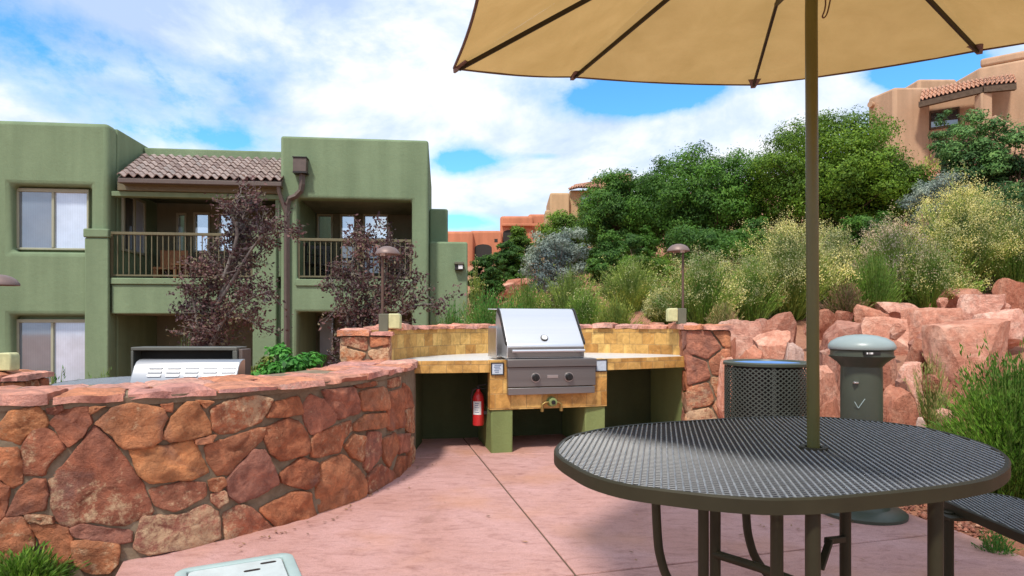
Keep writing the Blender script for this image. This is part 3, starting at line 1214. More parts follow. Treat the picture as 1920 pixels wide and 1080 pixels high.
band(mb, fsurf, sL + .001, sR - .001, -.10, .014, .375, CZ + .002, 18)
mb.build('tile_front', 'tile', kit, bevel=.004)
# backsplash: tiled face towards the counter, flagstone coping on top
mb = MB()
band(mb, bsurf, 0, back.len, -.20, .0, CZ - .08, 1.065, 60)
mb.build('backsplash', 'tile', kit)
mb = MB()
vs, fs = [], []
band(mb, bsurf, 0, back.len, -.24, -.201, -.1, 1.06, 60)
mb.uv = None
mb.build('back_wall', 'green_stucco', kit)
mb = MB()
coping(mb, back, bsurf, 0, back.len, .022, -.27, 1.066, .05, .25)
mb.build('coping', 'flagstone', kit, smooth=True, angle=38)
# piers and the dark bays below
pL, tL = front.at(sL)
pR, tR = front.at(sR)
for (p, w0, w1) in ((pL, .012, .205), (pR, -.205, -.012)):
    t = tL
    n = Vector((-t.y, t.x))
    q = [p + t * w0 + n * -.004, p + t * w1 + n * -.004, p + t * w1 + n * .72, p + t * w0 + n * .72]
    MB().prism([(a.x, a.y) for a in q], -.02, .376).build('pier', 'pier_stucco', kit, bevel=.012)
for (p, w0, w1) in ((pL, .014, .10), (pR, -.10, -.014)):
    t = tL
    n = Vector((-t.y, t.x))
    q = [p + t * w0 + n * .105, p + t * w1 + n * .105, p + t * w1 + n * .715, p + t * w0 + n * .715]
    MB().prism([(a.x, a.y) for a in q], .3765, CZ - .0705).build('bay_side', 'bay_shade_stucco', kit)
q0, q1 = front.at(0)[0], front.at(front.len)[0]
nl, nr = Vector((-.16, .98)), Vector((-.3, .95))
MB().prism([(q1.x + .02, q1.y - .01), (q1.x + .12, q1.y + .02), (q1.x - .10, q1.y + .72), (q1.x - .2, q1.y + .69)], -.1, CZ - .0705).build('end_wall', 'pier_stucco', kit)
MB().prism([(q0.x - .10, q0.y - .02), (q0.x - .012, q0.y + .005), (q0.x - .012, q0.y + .62), (q0.x - .12, q0.y + .58)], -.1, CZ - .0705).build('end_wall', 'bay_shade_stucco', kit)
mb = MB()
# back of the bays
f2 = [front.at(front.len * i / 12)[0] + Vector((-.2, .98)) * .76 for i in range(13)]
f3 = [p + Vector((-.01, .06)) for p in f2]
for i in range(12):
    mb.prism([(f2[i].x, f2[i].y), (f2[i + 1].x, f2[i + 1].y), (f3[i + 1].x, f3[i + 1].y), (f3[i].x, f3[i].y)], -.1, CZ - .071)
mb.build('bay_wall', 'bay_shade_stucco', kit)


def stone_pillar(mbm, mbs, mbc, x0, x1, y0, y1, z0, z1, yaw, cell=.2, cap_out=.05, cap_th=.055):
    c = Vector(((x0 + x1) / 2, (y0 + y1) / 2, 0))
    M = Matrix.Translation(c) @ Matrix.Rotation(yaw, 4, 'Z') @ Matrix.Translation(-c)
    mbm.box(x0, x1, y0, y1, z0, z1, M)
    w, dp = x1 - x0, y1 - y0
    for (ox, oy, dx, dy, L) in ((x0, y0, 1, 0, w), (x1, y0, 0, 1, dp), (x1, y1, -1, 0, w), (x0, y1, 0, -1, dp)):
        keep = []
        for _ in range(200):
            q = (random.uniform(.02, L - .02), random.uniform(z0, z1))
            if all(math.hypot(q[0] - k[0], q[1] - k[1]) > cell for k in keep):
                keep.append(q)

        def sf(s, z, d, ox=ox, oy=oy, dx=dx, dy=dy):
            return M @ Vector((ox + dx * s + dy * d, oy + dy * s - dx * d, z))
        for p in voronoi(keep, (-.012, L + .012, z0, z1 - .012), .009):
            add_stone(mbs, round_poly(p, .022, .003, 1), sf, .02, .008)

    def cf(s, z, d):
        return M @ Vector((x0 + s, y0 - d, z))
    coping(mbc, None, cf, -cap_out, w + cap_out, cap_out, -dp - cap_out, z1 - .004, cap_th, w * .75)


for args in ((-1.47, -1.09, 5.40, 5.80, -.1, 1.02, .1, .17), (1.70, 2.08, 5.98, 6.38, -.1, 1.065, -.12, .2)):
    mm, ms, mc = MB(), MB(), MB()
    stone_pillar(mm, ms, mc, *args)
    pc = mm.build('stone_pillar', 'mortar', kit)
    ms.build('fieldstone_facing', 'fieldstone', pc, smooth=True, angle=60)
    mc.build('cap_stone', 'flagstone', pc, smooth=True, angle=38)

# ------------------------------------------------------------------ gas grill in the counter
pa, pb = front.at(front.hit(949)[0])[0], front.at(front.hit(1112)[0])[0]
GW = (pb - pa).length
gyaw = math.atan2(pb.y - pa.y, pb.x - pa.x)
gm = (pa + pb) / 2
grill = thing('gas_grill', 'stainless steel built-in gas grill with closed hood and two black knobs', 'grill', (gm.x, gm.y, .5), gyaw, local=True)
Z0 = .5                                                # local z = world z - .5
h = GW / 2


def panel(mb, x0, x1, y0, y1, z0, z1):
    return mb.box(x0, x1, y0, y1, z0 - Z0, z1 - Z0)


panel(MB(), -h, h, -.065, -.016, .572, .742).build('control_panel', 'steel_dull', grill, bevel=.004)
mb = panel(MB(), -h - .004, h + .004, -.08, -.016, .744, .812)
panel(mb, -h - .004, h + .004, -.016, .07, .803, .812)
mb.build('top_lip', 'steel_dull', grill, bevel=.006)
panel(MB(), -h, h - .012, -.075, -.016, .505, .565).build('drip_tray', 'steel_dull', grill, bevel=.004)
panel(MB(), -.05, .05, -.068, -.0655, .645, .672).build('badge', 'steel', grill, bevel=.001)
for x in (-h + .248, -h + .553):
    k = MB()
    M = Matrix.Translation((x, -.066, .652 - Z0)) @ Matrix.Rotation(R(90), 4, 'X')
    prof = [(.036, 0), (.034, .012), (.031, .014), (.029, .036), (.026, .040), (.001, .040)]
    k2 = MB().lathe(prof, 24)
    k.add([M @ Vector(p) for p in k2.v], k2.f)
    kb = k.build('knob', 'black', grill, smooth=True)
    M2 = Matrix.Translation((x, -.0645, .652 - Z0)) @ Matrix.Rotation(R(90), 4, 'X')
    k2 = MB().lathe([(.043, 0), (.041, .008), (.001, .008)], 24)
    MB().add([M2 @ Vector(p) for p in k2.v], k2.f).build('bezel', 'steel', kb, smooth=True)
    MB().box(x - .004, x + .004, -.113, -.104, .652 - Z0 - .022, .652 - Z0 + .022).build('pointer', 'black', kb, bevel=.002)
hx0, hx1 = -h + .015, h - .078
prof = [(.02, .813), (.02, .925), (.035, .95), (.30, 1.235), (.335, 1.256), (.40, 1.262), (.47, 1.24), (.50, 1.10), (.50, .813)]
mb = MB()
n = len(prof)
vs = [(x, y, z - Z0) for x in (hx0, hx1) for y, z in prof]
fs = [(i, (i + 1) % n, n + (i + 1) % n, n + i) for i in range(n)] + [tuple(range(n))[::-1], tuple(range(n, 2 * n))]
mb.add(vs, fs)
hood = mb.build('hood', 'steel_bright', grill, bevel=.008, seg=3, angle=25)
for x in (hx0 - .012, hx1 + .002):
    q = [(y, z) for y, z in prof[1:-2]] + [(.44, .95), (.3, .92)]
    q = [(.03, .93)] + [(y - .012, z + .006) for y, z in prof[2:6]] + [(.38, 1.23), (.28, 1.18), (.06, .945)]
    m_ = len(q)
    MB().add([(xx, y, z - Z0) for xx in (x, x + .010) for y, z in q], [(i, (i + 1) % m_, m_ + (i + 1) % m_, m_ + i) for i in range(m_)] + [tuple(range(m_))[::-1], tuple(range(m_, 2 * m_))]).build('hood_trim', 'dark_metal', hood)
panel(MB(), hx0 + .004, hx1 - .004, .006, .0195, .825, .915).build('hood_band', 'steel_dull', hood, bevel=.003)
mb = MB().tube([(hx0 + .03, -.045, .882 - Z0), (hx1 - .02, -.045, .882 - Z0)], .013, 14)
for x in (hx0 + .06, hx1 - .05):
    mb.box(x - .012, x + .012, -.045, .01, .874 - Z0, .890 - Z0)
mb.build('handle', 'steel_bright', hood, smooth=True)
sl_ = math.atan2(1.235 - .95, .30 - .035)
M = Matrix.Translation((.0 - .035, .072, .99 - Z0)) @ Matrix.Rotation(sl_, 4, 'X')
k2 = MB().lathe([(.034, -.004), (.034, .010), (.028, .014), (.001, .014)], 24)
th = MB().add([M @ Vector(p) for p in k2.v], k2.f).build('thermometer', 'dark_metal', hood, smooth=True)
k2 = MB().lathe([(.026, .0145), (.001, .016)], 24)
MB().add([M @ Vector(p) for p in k2.v], k2.f).build('thermometer_glass', 'white', th if False else hood, smooth=True)
# wind guard: sheet metal behind and to the left of the hood
mb = panel(MB(), -h - .05, hx1 + .03, .505, .515, .813, 1.10)
panel(mb, -h - .055, -h - .047, .16, .5045, .813, 1.08)
mb.build('wind_guard', 'steel', grill)
MB().add([(hx0 + .02, .33, 1.258 - Z0), (hx0 + .02, .48, 1.258 - Z0), (hx0 - .075, .48, 1.262 - Z0), (hx0 + .02, .33, 1.250 - Z0), (hx0 + .02, .48, 1.25 - Z0), (hx0 - .075, .48, 1.256 - Z0)],
         [(0, 1, 2), (3, 5, 4), (0, 2, 5, 3), (1, 4, 5, 2), (0, 3, 4, 1)]).build('hood_flange', 'steel_bright', hood)
panel(MB(), -h + .02, h - .02, -.012, .6, .52, .80).build('firebox', 'steel_dull', grill)

# gas valve below the tray
gv = thing('gas_valve', 'brass gas shut-off valve with two pipe ends under the stainless grill', 'valve', (gm.x, gm.y, .4), gyaw, local=True)
M = Matrix.Translation((.0, -.016, .035)) @ Matrix.Rotation(R(90), 4, 'X')
k2 = MB().lathe([(.045, 0), (.045, .012), (.03, .014), (.028, .05), (.036, .052), (.036, .07), (.02, .074), (.001, .074)], 22)
MB().add([M @ Vector(p) for p in k2.v], k2.f).build('dial', 'pier_stucco', gv, smooth=True)
M = Matrix.Translation((.0, -.0905, .035)) @ Matrix.Rotation(R(90), 4, 'X')
k2 = MB().lathe([(.019, 0), (.019, .006), (.001, .006)], 16)
MB().add([M @ Vector(p) for p in k2.v], k2.f).build('dial_cap', 'black', gv, smooth=True)
mb = MB()
for sgn in (-1, 1):
    mb.tube([(0, -.035, .03), (sgn * .06, -.04, .028), (sgn * .088, -.04, .01), (sgn * .088, -.04, -.035)], .010, 10)
    mb.tube([(sgn * .088, -.04, -.02), (sgn * .088, -.04, -.05)], .016, 8)
mb.build('pipe', 'brass', gv, smooth=True)

# sign tiles either side of the grill
for (u0, u1, v0, v1, lab) in ((919.5, 944, 679.5, 703, 'small framed instruction tile left of the grill, with a blue drawing'), (1113.5, 1137.5, 673.5, 696.5, 'small plain framed tile right of the grill, by the right counter')):
    s = front.hit((u0 + u1) / 2)[0]
    p, t = front.at(s)
    Yd = p.y
    hw, hh = (u1 - u0) / 2 * Yd / F, (v1 - v0) / 2 * Yd / F
    zc = EYE - ((v0 + v1) / 2 - YH) * Yd / F
    sg = thing('sign_tile', lab, 'sign', (p.x + t.y * .0145, p.y - t.x * .0145, zc), math.atan2(t.y, t.x), local=True)
    mb = MB()
    e = .009
    for (a, b_, c, d_) in ((-hw, hw, hh - e, hh), (-hw, hw, -hh, -hh + e), (-hw, -hw + e, -hh + e, hh - e), (hw - e, hw, -hh + e, hh - e)):
        mb.box(a, b_, -.012, 0, c, d_)
    mb.build('frame', 'dark_metal', sg)
    MB().box(-hw + e, hw - e, -.008, -.0005, -hh + e, hh - e).build('face', 'sign_face', sg)
    if u0 < 1000:
        mb = MB()
        for k in range(5):
            mb.box(-hw * .6 + random.uniform(0, .02), hw * random.uniform(.2, .6), -.0095, -.0081, hh * (.55 - .27 * k) - .004, hh * (.55 - .27 * k) + .004)
        mb.build('print', 'sign_ink', sg)

# fire extinguisher hanging in the left bay
p = at(897, 763, 5.66)
fe = thing('fire_extinguisher', 'red fire extinguisher with a white label hanging beside the left green pier', 'extinguisher', p)
r_ = .052
zb, zt = EYE - (797 - YH) * 5.66 / F, EYE - (742 - YH) * 5.66 / F
MB().lathe([(.001, 0), (r_ * .9, .0), (r_, .012), (r_, zt - zb - .03), (r_ * .9, zt - zb), (r_ * .55, zt - zb + .03), (.018, zt - zb + .045), (.018, zt - zb + .06), (.001, zt - zb + .06)], 26, (p.x, p.y, zb), cap=False).build('cylinder', 'red_paint', fe, smooth=True)
mb = MB()
nseg = 12
a0 = [R(215 + 85 * i / nseg) for i in range(nseg + 1)]
zl0, zl1 = EYE - (778 - YH) * 5.6 / F, EYE - (753 - YH) * 5.6 / F
vs = [(p.x + (r_ + e_) * math.cos(a), p.y + (r_ + e_) * math.sin(a), z) for a in a0 for e_ in (.0005, .0015) for z in (zl0, zl1)]
fs = []
for i in range(nseg):
    b = i * 4
    fs += [(b + 2, b + 6, b + 7, b + 3), (b, b + 1, b + 5, b + 4), (b + 1, b + 3, b + 7, b + 5), (b, b + 4, b + 6, b + 2)]
lbl = MB().add(vs, fs).build('paper_label', 'white', fe, smooth=True)
mb = MB()
for k in range(5):
    z = zl1 - .016 - k * .02
    if z < zl0 + .01:
        break
    aa = a0[3:9] if k % 2 else a0[3:10]
    vs = [(p.x + (r_ + .0022) * math.cos(a), p.y + (r_ + .0022) * math.sin(a), zz) for a in aa for zz in (z - .004, z + .003)]
    mb.add(vs, [(2 * i, 2 * i + 2, 2 * i + 3, 2 * i + 1) for i in range(len(aa) - 1)])
mb.build('label_print', 'sign_ink', lbl)
mb = MB().tube([(p.x, p.y, zt + .05), (p.x, p.y, zt + .085)], .014, 10)
mb.bar((p.x - .01, p.y, zt + .09), (p.x + .075, p.y - .03, zt + .105), .016, .008)
mb.bar((p.x - .01, p.y, zt + .075), (p.x + .065, p.y - .03, zt + .066), .016, .008)
mb.build('valve_handle', 'dark_metal', fe)
MB().tube([(p.x - .012, p.y - .005, zt + .07), (p.x - .05, p.y - .01, zt + .05), (p.x - .066, p.y, zt - .02), (p.x - .064, p.y, zt - .12)], .009, 8).build('hose', 'black', fe, smooth=True)
# its bracket on the pier
MB().box(p.x + r_ - .004, p.x + r_ + .03, p.y - .02, p.y + .02, zb + .1, zb + .13).build('bracket', 'dark_metal', fe)

# ------------------------------------------------------------------ path lights on the masonry
def path_light(loc, lab, cap_r, post_h, flip, box=(.085, .10, .15)):
    t = thing('path_light', lab, 'lamp', loc, 0, 'mushroom path lights on the masonry', local=True)
    bx, by, bz = box
    MB().box(-bx / 2, bx / 2, -by / 2, by / 2, -.01, bz).build('base_box', 'lamp_box', t, bevel=.006)
    mb = MB()
    x0 = flip * (bx / 2 + .002)
    x1 = flip * (bx / 2 + .105)
    lo, hi = min(x0, x1), max(x0, x1)
    prof_ = [(lo, .018), (hi, .018), (hi, bz - .02), (hi - .012 if flip > 0 else hi, bz + .002), (lo if flip > 0 else lo + .012, bz + .002), (lo, bz - .02)]
    q = [(a, z) for a, z in prof_]
    m_ = len(q)
    mb.add([(a, y, z) for y in (-.055, .04) for a, z in q], [(i, (i + 1) % m_, m_ + (i + 1) % m_, m_ + i) for i in range(m_)] + [tuple(range(m_)), tuple(range(m_, 2 * m_))[::-1]])
    mb.build('outlet_cover', 'cream_box', t, bevel=.010, seg=3)
    px = -flip * .018
    MB().tube([(px, 0, bz - .005), (px, 0, post_h)], .012, 12).build('post', 'lamp_post', t, smooth=True)
    c = MB()
    r = cap_r
    prof = [(r * 1.0, -.004), (r, .004), (r * .93, r * .18), (r * .78, r * .37), (r * .55, r * .52), (r * .28, r * .61), (.001, r * .64)]
    inner = [(.001, r * .58), (r * .5, r * .46), (r * .8, r * .26), (r * .95, -.004)]
    c.lathe(prof + inner[::1] if False else inner + [(r, -.004)] + prof[1:], 28, (px + flip * .045, 0, post_h - .02), cap=False)
    c.build('cap', 'lamp_cap', t, smooth=True, angle=70)
    MB().lathe([(.001, 0), (.022, 0), (.022, .04), (.001, .045)], 14, (px, 0, post_h - .035), cap=False).build('socket', 'white', t, smooth=True)
    return t


def lamp_at(u, v_cap, v_base, cap_w, Y, lab, flip):
    b = at(u, v_base, Y)
    return path_light(b, lab, cap_w / 2 * Y / F, EYE - (v_cap - YH) * Y / F - b.z, flip)


lamp_at(721, 472, 620, 46, 5.60, 'brown mushroom path light on the left stone pillar of the counter, before the plum tree', 1)
lamp_at(1277, 467, 606, 42, 6.42, 'brown mushroom path light at the right end of the counter, before the hillside brush', -1)
pl = thing('stone_pier', 'short stone pier behind the curved wall at the left edge of the photo', 'pier', (-3.85, 4.75, 0))
mm, ms, mc = MB(), MB(), MB()
stone_pillar(mm, ms, mc, -4.10, -3.70, 4.6, 5.0, -.25, .70, .15, .17)
mm.build('core', 'mortar', pl)
ms.build('stone_facing', 'fieldstone', pl, smooth=True, angle=60)
mc.build('cap_stone', 'flagstone', pl, smooth=True, angle=38)
t = lamp_at(-6, 520, 690, 60, 4.75, 'brown mushroom path light on the stone pier, cut by the left picture edge', 1)
t.location.z = .752

# ------------------------------------------------------------------ litter bin of expanded metal
bx, by, br, bh = 1.884, 4.66, .294, .845
bn = thing('litter_bin', 'round dark green expanded-metal litter bin beside the right stone pillar', 'bin', (bx, by, 0))
mb = MB()
nb, nz = 92, 46
V, Q = [], []
zs = [.06 + (bh - .1) * k / nz for k in range(nz + 1)]
for k in range(nz):
    for i in range(nb):
        if (i + k) % 2:
            continue
        for sgn in (-1, 1):
            a0_, a1_ = 2 * math.pi * i / nb, 2 * math.pi * (i + sgn) / nb
            p0 = Vector((bx + br * math.cos(a0_), by + br * math.sin(a0_), zs[k]))
            p1 = Vector((bx + br * math.cos(a1_), by + br * math.sin(a1_), zs[k + 1]))
            mb.bar(p0, p1, .0082, .004, up=(math.cos(a0_), math.sin(a0_), 0))
mb.build('mesh_side', 'greenbin', bn)
mb = MB().lathe([(br + .010, bh - .026), (br + .012, bh - .008), (br + .004, bh), (br - .016, bh + .001), (br - .03, bh - .018), (br - .034, bh - .03), (br - .01, bh - .026)], 48, (bx, by, 0), cap=False)
mb.build('rim', 'bollard', bn, smooth=True)
MB().lathe([(.02, .03), (br + .004, .03), (br + .006, .075), (br - .01, .08), (.02, .05)], 48, (bx, by, 0), cap=False).build('bottom_ring', 'greenbin', bn, smooth=True)
MB().lathe([(br - .05, bh - .02), (br - .06, bh - .05), (br - .05, .50), (br - .045, .1), (.02, .1)], 40, (bx, by, 0), cap=False).build('liner_bag', 'black', bn, smooth=True)
mb = MB().lathe([(br - .035, bh - .02), (br - .05, bh - .012), (br - .10, bh - .05), (br - .10, bh - .06)], 40, (bx, by, 0), cap=False)
mb.build('bag_edge', 'blue_reflection', bn, smooth=True)
mb = MB()
for k in range(6):
    a = 2 * math.pi * k / 6 + .3
    mb.bar((bx + (br - .006) * math.cos(a), by + (br - .006) * math.sin(a), .05), (bx + (br - .006) * math.cos(a), by + (br - .006) * math.sin(a), bh - .03), .025, .005, up=(math.cos(a), math.sin(a), 0))
mb.build('upright', 'greenbin', bn)

# ------------------------------------------------------------------ ash bollard
ax, ay = 2.076, 3.74
ab = thing('ash_bollard', 'grey-green cigarette ash bollard with a domed cap, between the litter bin and the boulders', 'ash bin', (ax, ay, 0))
MB().lathe([(.238, 0), (.240, .018), (.225, .03), (.15, .045), (.118, .09), (.112, .14), (.112, .80), (.110, .87), (.13, .895), (.172, .928), (.176, .934), (.001, .934)], 44, (ax, ay, 0)).build('column', 'bollard', ab, smooth=True)
MB().lathe([(.168, .9345), (.166, .965), (.172, .972), (.001, .972)], 44, (ax, ay, 0)).build('collar', 'bollard', ab, smooth=True)
MB().lathe([(.176, .9735), (.180, .982), (.178, .998), (.165, 1.018), (.13, 1.040), (.08, 1.054), (.03, 1.060), (.001, 1.061)], 44, (ax, ay, 0)).build('cap', 'bollard_cap', ab, smooth=True)
MB().box(ax - .075, ax + .015, ay - .172, ay - .150, .948, .964).build('slot', 'black', ab)
mb = MB()
for (a, b_) in ((-.066, -.058), (-.052, -.050), (-.045, -.030)):
    mb.box(ax + a, ax + b_, ay - .1745, ay - .1725, .951, .961)
mb.build('pictogram', 'white', ab)
mb = MB()
k_ = -.07
mb.bar((ax + k_ - .022, ay - .0955, .672), (ax + k_, ay - .095, .635), .0035, .003, up=(0, 1, 0))
mb.bar((ax + k_, ay - .095, .635), (ax + k_ + .032, ay - .107, .69), .0035, .003, up=(0, 1, 0))
mb.build('check_mark', 'util_rim', ab)
MB().box(ax - .094, ax - .070, ay - .102, ay - .075, .776, .788).build('latch', 'steel', ab, bevel=.003)

# ------------------------------------------------------------------ picnic table with mesh top
TZ = .77
OUT = [(1038.5, 843), (1047.8, 829), (1066, 817), (1094, 809), (1137, 801), (1205, 793.5), (1300, 787), (1390, 782), (1471, 780), (1540, 781), (1590, 784), (1645, 789), (1700, 795.5), (1745, 803), (1791, 814), (1830, 825), (1865, 838), (1887, 851), (1896, 865), (1889, 879), (1865, 893), (1835, 901), (1780, 910), (1700, 919), (1630, 926), (1571, 931), (1500, 934.5), (1425, 934.5), (1333, 928), (1224, 915.5), (1161, 905.5), (1107, 890), (1075.5, 874.5), (1048, 857)]
ctr = at(1525, 833, 1.823)
outl = [ground_at(u, v, TZ) for u, v in OUT]
outl = [Vector((p.x, p.y)) for p in outl][::-1]
cxy = Vector((ctr.x, ctr.y))
tb = thing('picnic_table', 'dark steel picnic table with a wire grid top, umbrella pole through its middle', 'table', (ctr.x, ctr.y, 0))


def smooth_closed(P, n=4):
    out = []
    m = len(P)
    for i in range(m):
        a, b, c, d = P[i - 1], P[i], P[(i + 1) % m], P[(i + 2) % m]
        for k in range(n):
            t = k / n
            out.append(.5 * ((2 * b) + (c - a) * t + (2 * a - 5 * b + 4 * c - d) * t * t + (3 * b - a - 3 * c + d) * t ** 3))
    return out


def inset(P, d):
    m = len(P)
    out = []
    for i in range(m):
        t = (P[(i + 1) % m] - P[i - 1]).normalized()
        out.append(P[i] + Vector((t.y, -t.x)) * -d)
    # pick the side that shrinks
    c = sum(P, Vector((0, 0))) / m
    if sum((q - c).length for q in out) > sum((q - c).length for q in P):
        return inset(P, -d) if d > 0 else out
    return out


def rim_ring(mb, P, prof):
    """sweep a closed profile [(inset, z)] round the outline"""
    rings = [(inset(P, d) if d else P, z) for d, z in prof]
    m, k = len(P), len(prof)
    vs = [(r[i].x, r[i].y, z) for i in range(m) for r, z in rings]
    fs = [(i * k + a, ((i + 1) % m) * k + a, ((i + 1) % m) * k + (a + 1) % k, i * k + (a + 1) % k) for i in range(m) for a in range(k)]
    return mb.add(vs, fs)


def wire_grid(P, ang, pitch, wmain, wcross, ztop, hole=None):
    poly = [(p.x, p.y) for p in inset(P, .004)]
    pair = (MB(), MB())
    for kk, (a, wd, zt_) in enumerate(((ang, wmain, ztop), (ang + math.pi / 2, wcross, ztop - .0035))):
        mb = pair[kk]
        dx, dy = math.sin(a), math.cos(a)
        nx_, ny_ = dy, -dx
        offs = [p[0] * nx_ + p[1] * ny_ for p in poly]
        o = math.ceil(min(offs) / pitch) * pitch
        while o < max(offs):
            ts = []
            for i in range(len(poly)):
                p, q = poly[i], poly[(i + 1) % len(poly)]
                a0_, a1_ = p[0] * nx_ + p[1] * ny_ - o, q[0] * nx_ + q[1] * ny_ - o
                if (a0_ < 0) != (a1_ < 0):
                    t_ = a0_ / (a0_ - a1_)
                    ts.append((p[0] + (q[0] - p[0]) * t_) * dx + (p[1] + (q[1] - p[1]) * t_) * dy)
            ts.sort()
            spans = [(ts[i], ts[i + 1]) for i in range(0, len(ts) - 1, 2)]
            if hole:
                hc = hole[0] * dx + hole[1] * dy
                ho = hole[0] * nx_ + hole[1] * ny_
                if abs(o - ho) < hole[2]:
                    hw_ = math.sqrt(hole[2] ** 2 - (o - ho) ** 2)
                    spans = [s_ for t0, t1 in spans for s_ in ((t0, hc - hw_), (hc + hw_, t1)) if s_[1] > s_[0]]
            for t0, t1 in spans:
                c0 = Vector((dx * t0 + nx_ * o, dy * t0 + ny_ * o))
                c1 = Vector((dx * t1 + nx_ * o, dy * t1 + ny_ * o))
                w_ = Vector((nx_, ny_)) * wd / 2
                # rounded top: five-sided bar
                pr = [(-1, -.012), (-1, -.0015), (-.45, 0), (.45, 0), (1, -.0015), (1, -.012)]
                vs = [(c.x + w_.x * f_, c.y + w_.y * f_, zt_ + dz) for c in (c0, c1) for f_, dz in pr]
                mb.add(vs, [(i, (i + 1) % 6, 6 + (i + 1) % 6, 6 + i) for i in range(6)])
            o += pitch
    return pair


outl = smooth_closed(outl, 3)
def build_grid(pair, name, parent):
    o = pair[0].build(name, 'bar_metal', parent)
    pair[1].build('cross_wires', 'bar_shaded', o)
    return o


top = build_grid(wire_grid(outl, math.atan2(1240 - 960, F), .0160, .0050, .0034, TZ - .001, (ctr.x, ctr.y, .036)), 'grid_top', tb)
mb = rim_ring(MB(), outl, [(.0, TZ - .004), (.004, TZ), (.012, TZ - .001), (.014, TZ - .006), (.010, TZ - .034), (.0, TZ - .034)])
mb.build('rim', 'bronze', tb, smooth=True, angle=35)
MB().lathe([(.024, TZ - .03), (.024, TZ + .001), (.038, TZ + .002), (.040, TZ - .004), (.040, TZ - .03)], 24, (ctr.x, ctr.y, 0), cap=False).build('hole_collar', 'bronze', tb, smooth=True)
for a in (20, 80, 140, 200, 260, 320):
    dx, dy = math.cos(R(a)), math.sin(R(a))
    mb = MB().bar((ctr.x + dx * .04, ctr.y + dy * .04, TZ - .016), (ctr.x + dx * .40, ctr.y + dy * .40, TZ - .016), .022, .014)
    mb.build('top_brace', 'bronze', tb)


def leg(pts, r=.0145, n=14):
    MB().tube(pts, r, n).build('leg', 'bronze', tb, smooth=True)


def P3(u, Y, z):
    return ((u - 960) / F * Y, Y, z)


for (u, Y, r) in ((1319, 1.77, .0150), (1341, 1.86, .0160), (1456.5, 1.45, .0145), (1524, 1.33, .0155), (1585, 1.90, .0160), (1754, 1.46, .0160)):
    leg([P3(u, Y, TZ - .035), P3(u, Y, .012)], r)


def foot(u, Y, r=.0135, z1=.46):
    x = (u - 960) / F * Y
    pts = [(x - .004, Y, TZ - .03), (x, Y, .58), (x + .006, Y, .47), (x + .014, Y, .42), (x + .032, Y, .365), (x + .07, Y, .31), (x + .13, Y, .25), (x + .21, Y, .18), (x + .26, Y, .10), (x + .28, Y, .012)]
    leg([tuple(p) for p in Curve3(pts)], r)


def Curve3(pts, n=5):
    P = [Vector(p) for p in pts]
    out = []
    for i in range(len(P) - 1):
        a, b, c, d = P[max(i - 1, 0)], P[i], P[i + 1], P[min(i + 2, len(P) - 1)]
        for k in range(n):
            t = k / n
            out.append(.5 * ((2 * b) + (c - a) * t + (2 * a - 5 * b + 4 * c - d) * t * t + (3 * b - a - 3 * c + d) * t ** 3))
    out.append(P[-1])
    return out


foot(1230, 1.90)
foot(1397, 2.06)
mb = MB()
mb.tube([P3(1338, 1.86, .448), P3(1425, 1.74, .452), P3(1510, 1.60, .462)], .0125, 12)
mb.build('stretcher', 'bronze', tb, smooth=True)
MB().tube([P3(1545, 1.56, .452), P3(1600, 1.50, .452), P3(1680, 1.42, .452), P3(1752, 1.46, .452)], .0125, 12).build('stretcher', 'bronze', tb, smooth=True)
mb = MB().bar(P3(1538, 1.80, .425), P3(1556, 1.84, .495), .020, .012)
mb.bar(P3(1550, 1.84, .492), P3(1586, 1.90, .478), .018, .018)
mb.build('bracket', 'bronze', tb, bevel=.002)
# attached bench on the right
BZ = .45
bo = [(1.655, 2.40), (1.69, 2.475), (1.76, 2.52), (1.86, 2.53), (1.935, 2.50), (1.975, 2.42), (2.0, 2.1), (2.0, 1.75), (1.975, 1.35), (1.93, 1.25), (1.85, 1.22), (1.74, 1.23), (1.67, 1.28), (1.64, 1.36), (1.645, 1.75), (1.648, 2.1)]
bo = smooth_closed([Vector(p) for p in bo], 4)
if sum(bo[i].x * bo[(i + 1) % len(bo)].y - bo[(i + 1) % len(bo)].x * bo[i].y for i in range(len(bo))) * sum(outl[i].x * outl[(i + 1) % len(outl)].y - outl[(i + 1) % len(outl)].x * outl[i].y for i in range(len(outl))) < 0:
    bo = bo[::-1]
seat = build_grid(wire_grid(bo, math.atan2(1240 - 960, F), .0160, .0050, .0034, BZ - .001), 'bench_seat', tb)
rim_ring(MB(), bo, [(.0, BZ - .004), (.004, BZ), (.012, BZ - .001), (.014, BZ - .006), (.010, BZ - .034), (.0, BZ - .034)]).build('bench_rim', 'bronze', tb, smooth=True, angle=35)
leg([P3(1779, 2.36, BZ - .03), P3(1779, 2.36, .012)], .0165)
leg([(1.66, 1.45, BZ - .03), (1.66, 1.45, .012)], .0165)
MB().box(1.60, 1.70, 2.30, 2.42, BZ - .046, BZ - .035).build('bench_plate', 'bronze', seat)
MB().tube([P3(1754, 1.46, .40), (1.30, 1.46, .40), (1.66, 1.46, .40)], .013, 12).build('stretcher', 'bronze', tb, smooth=True)

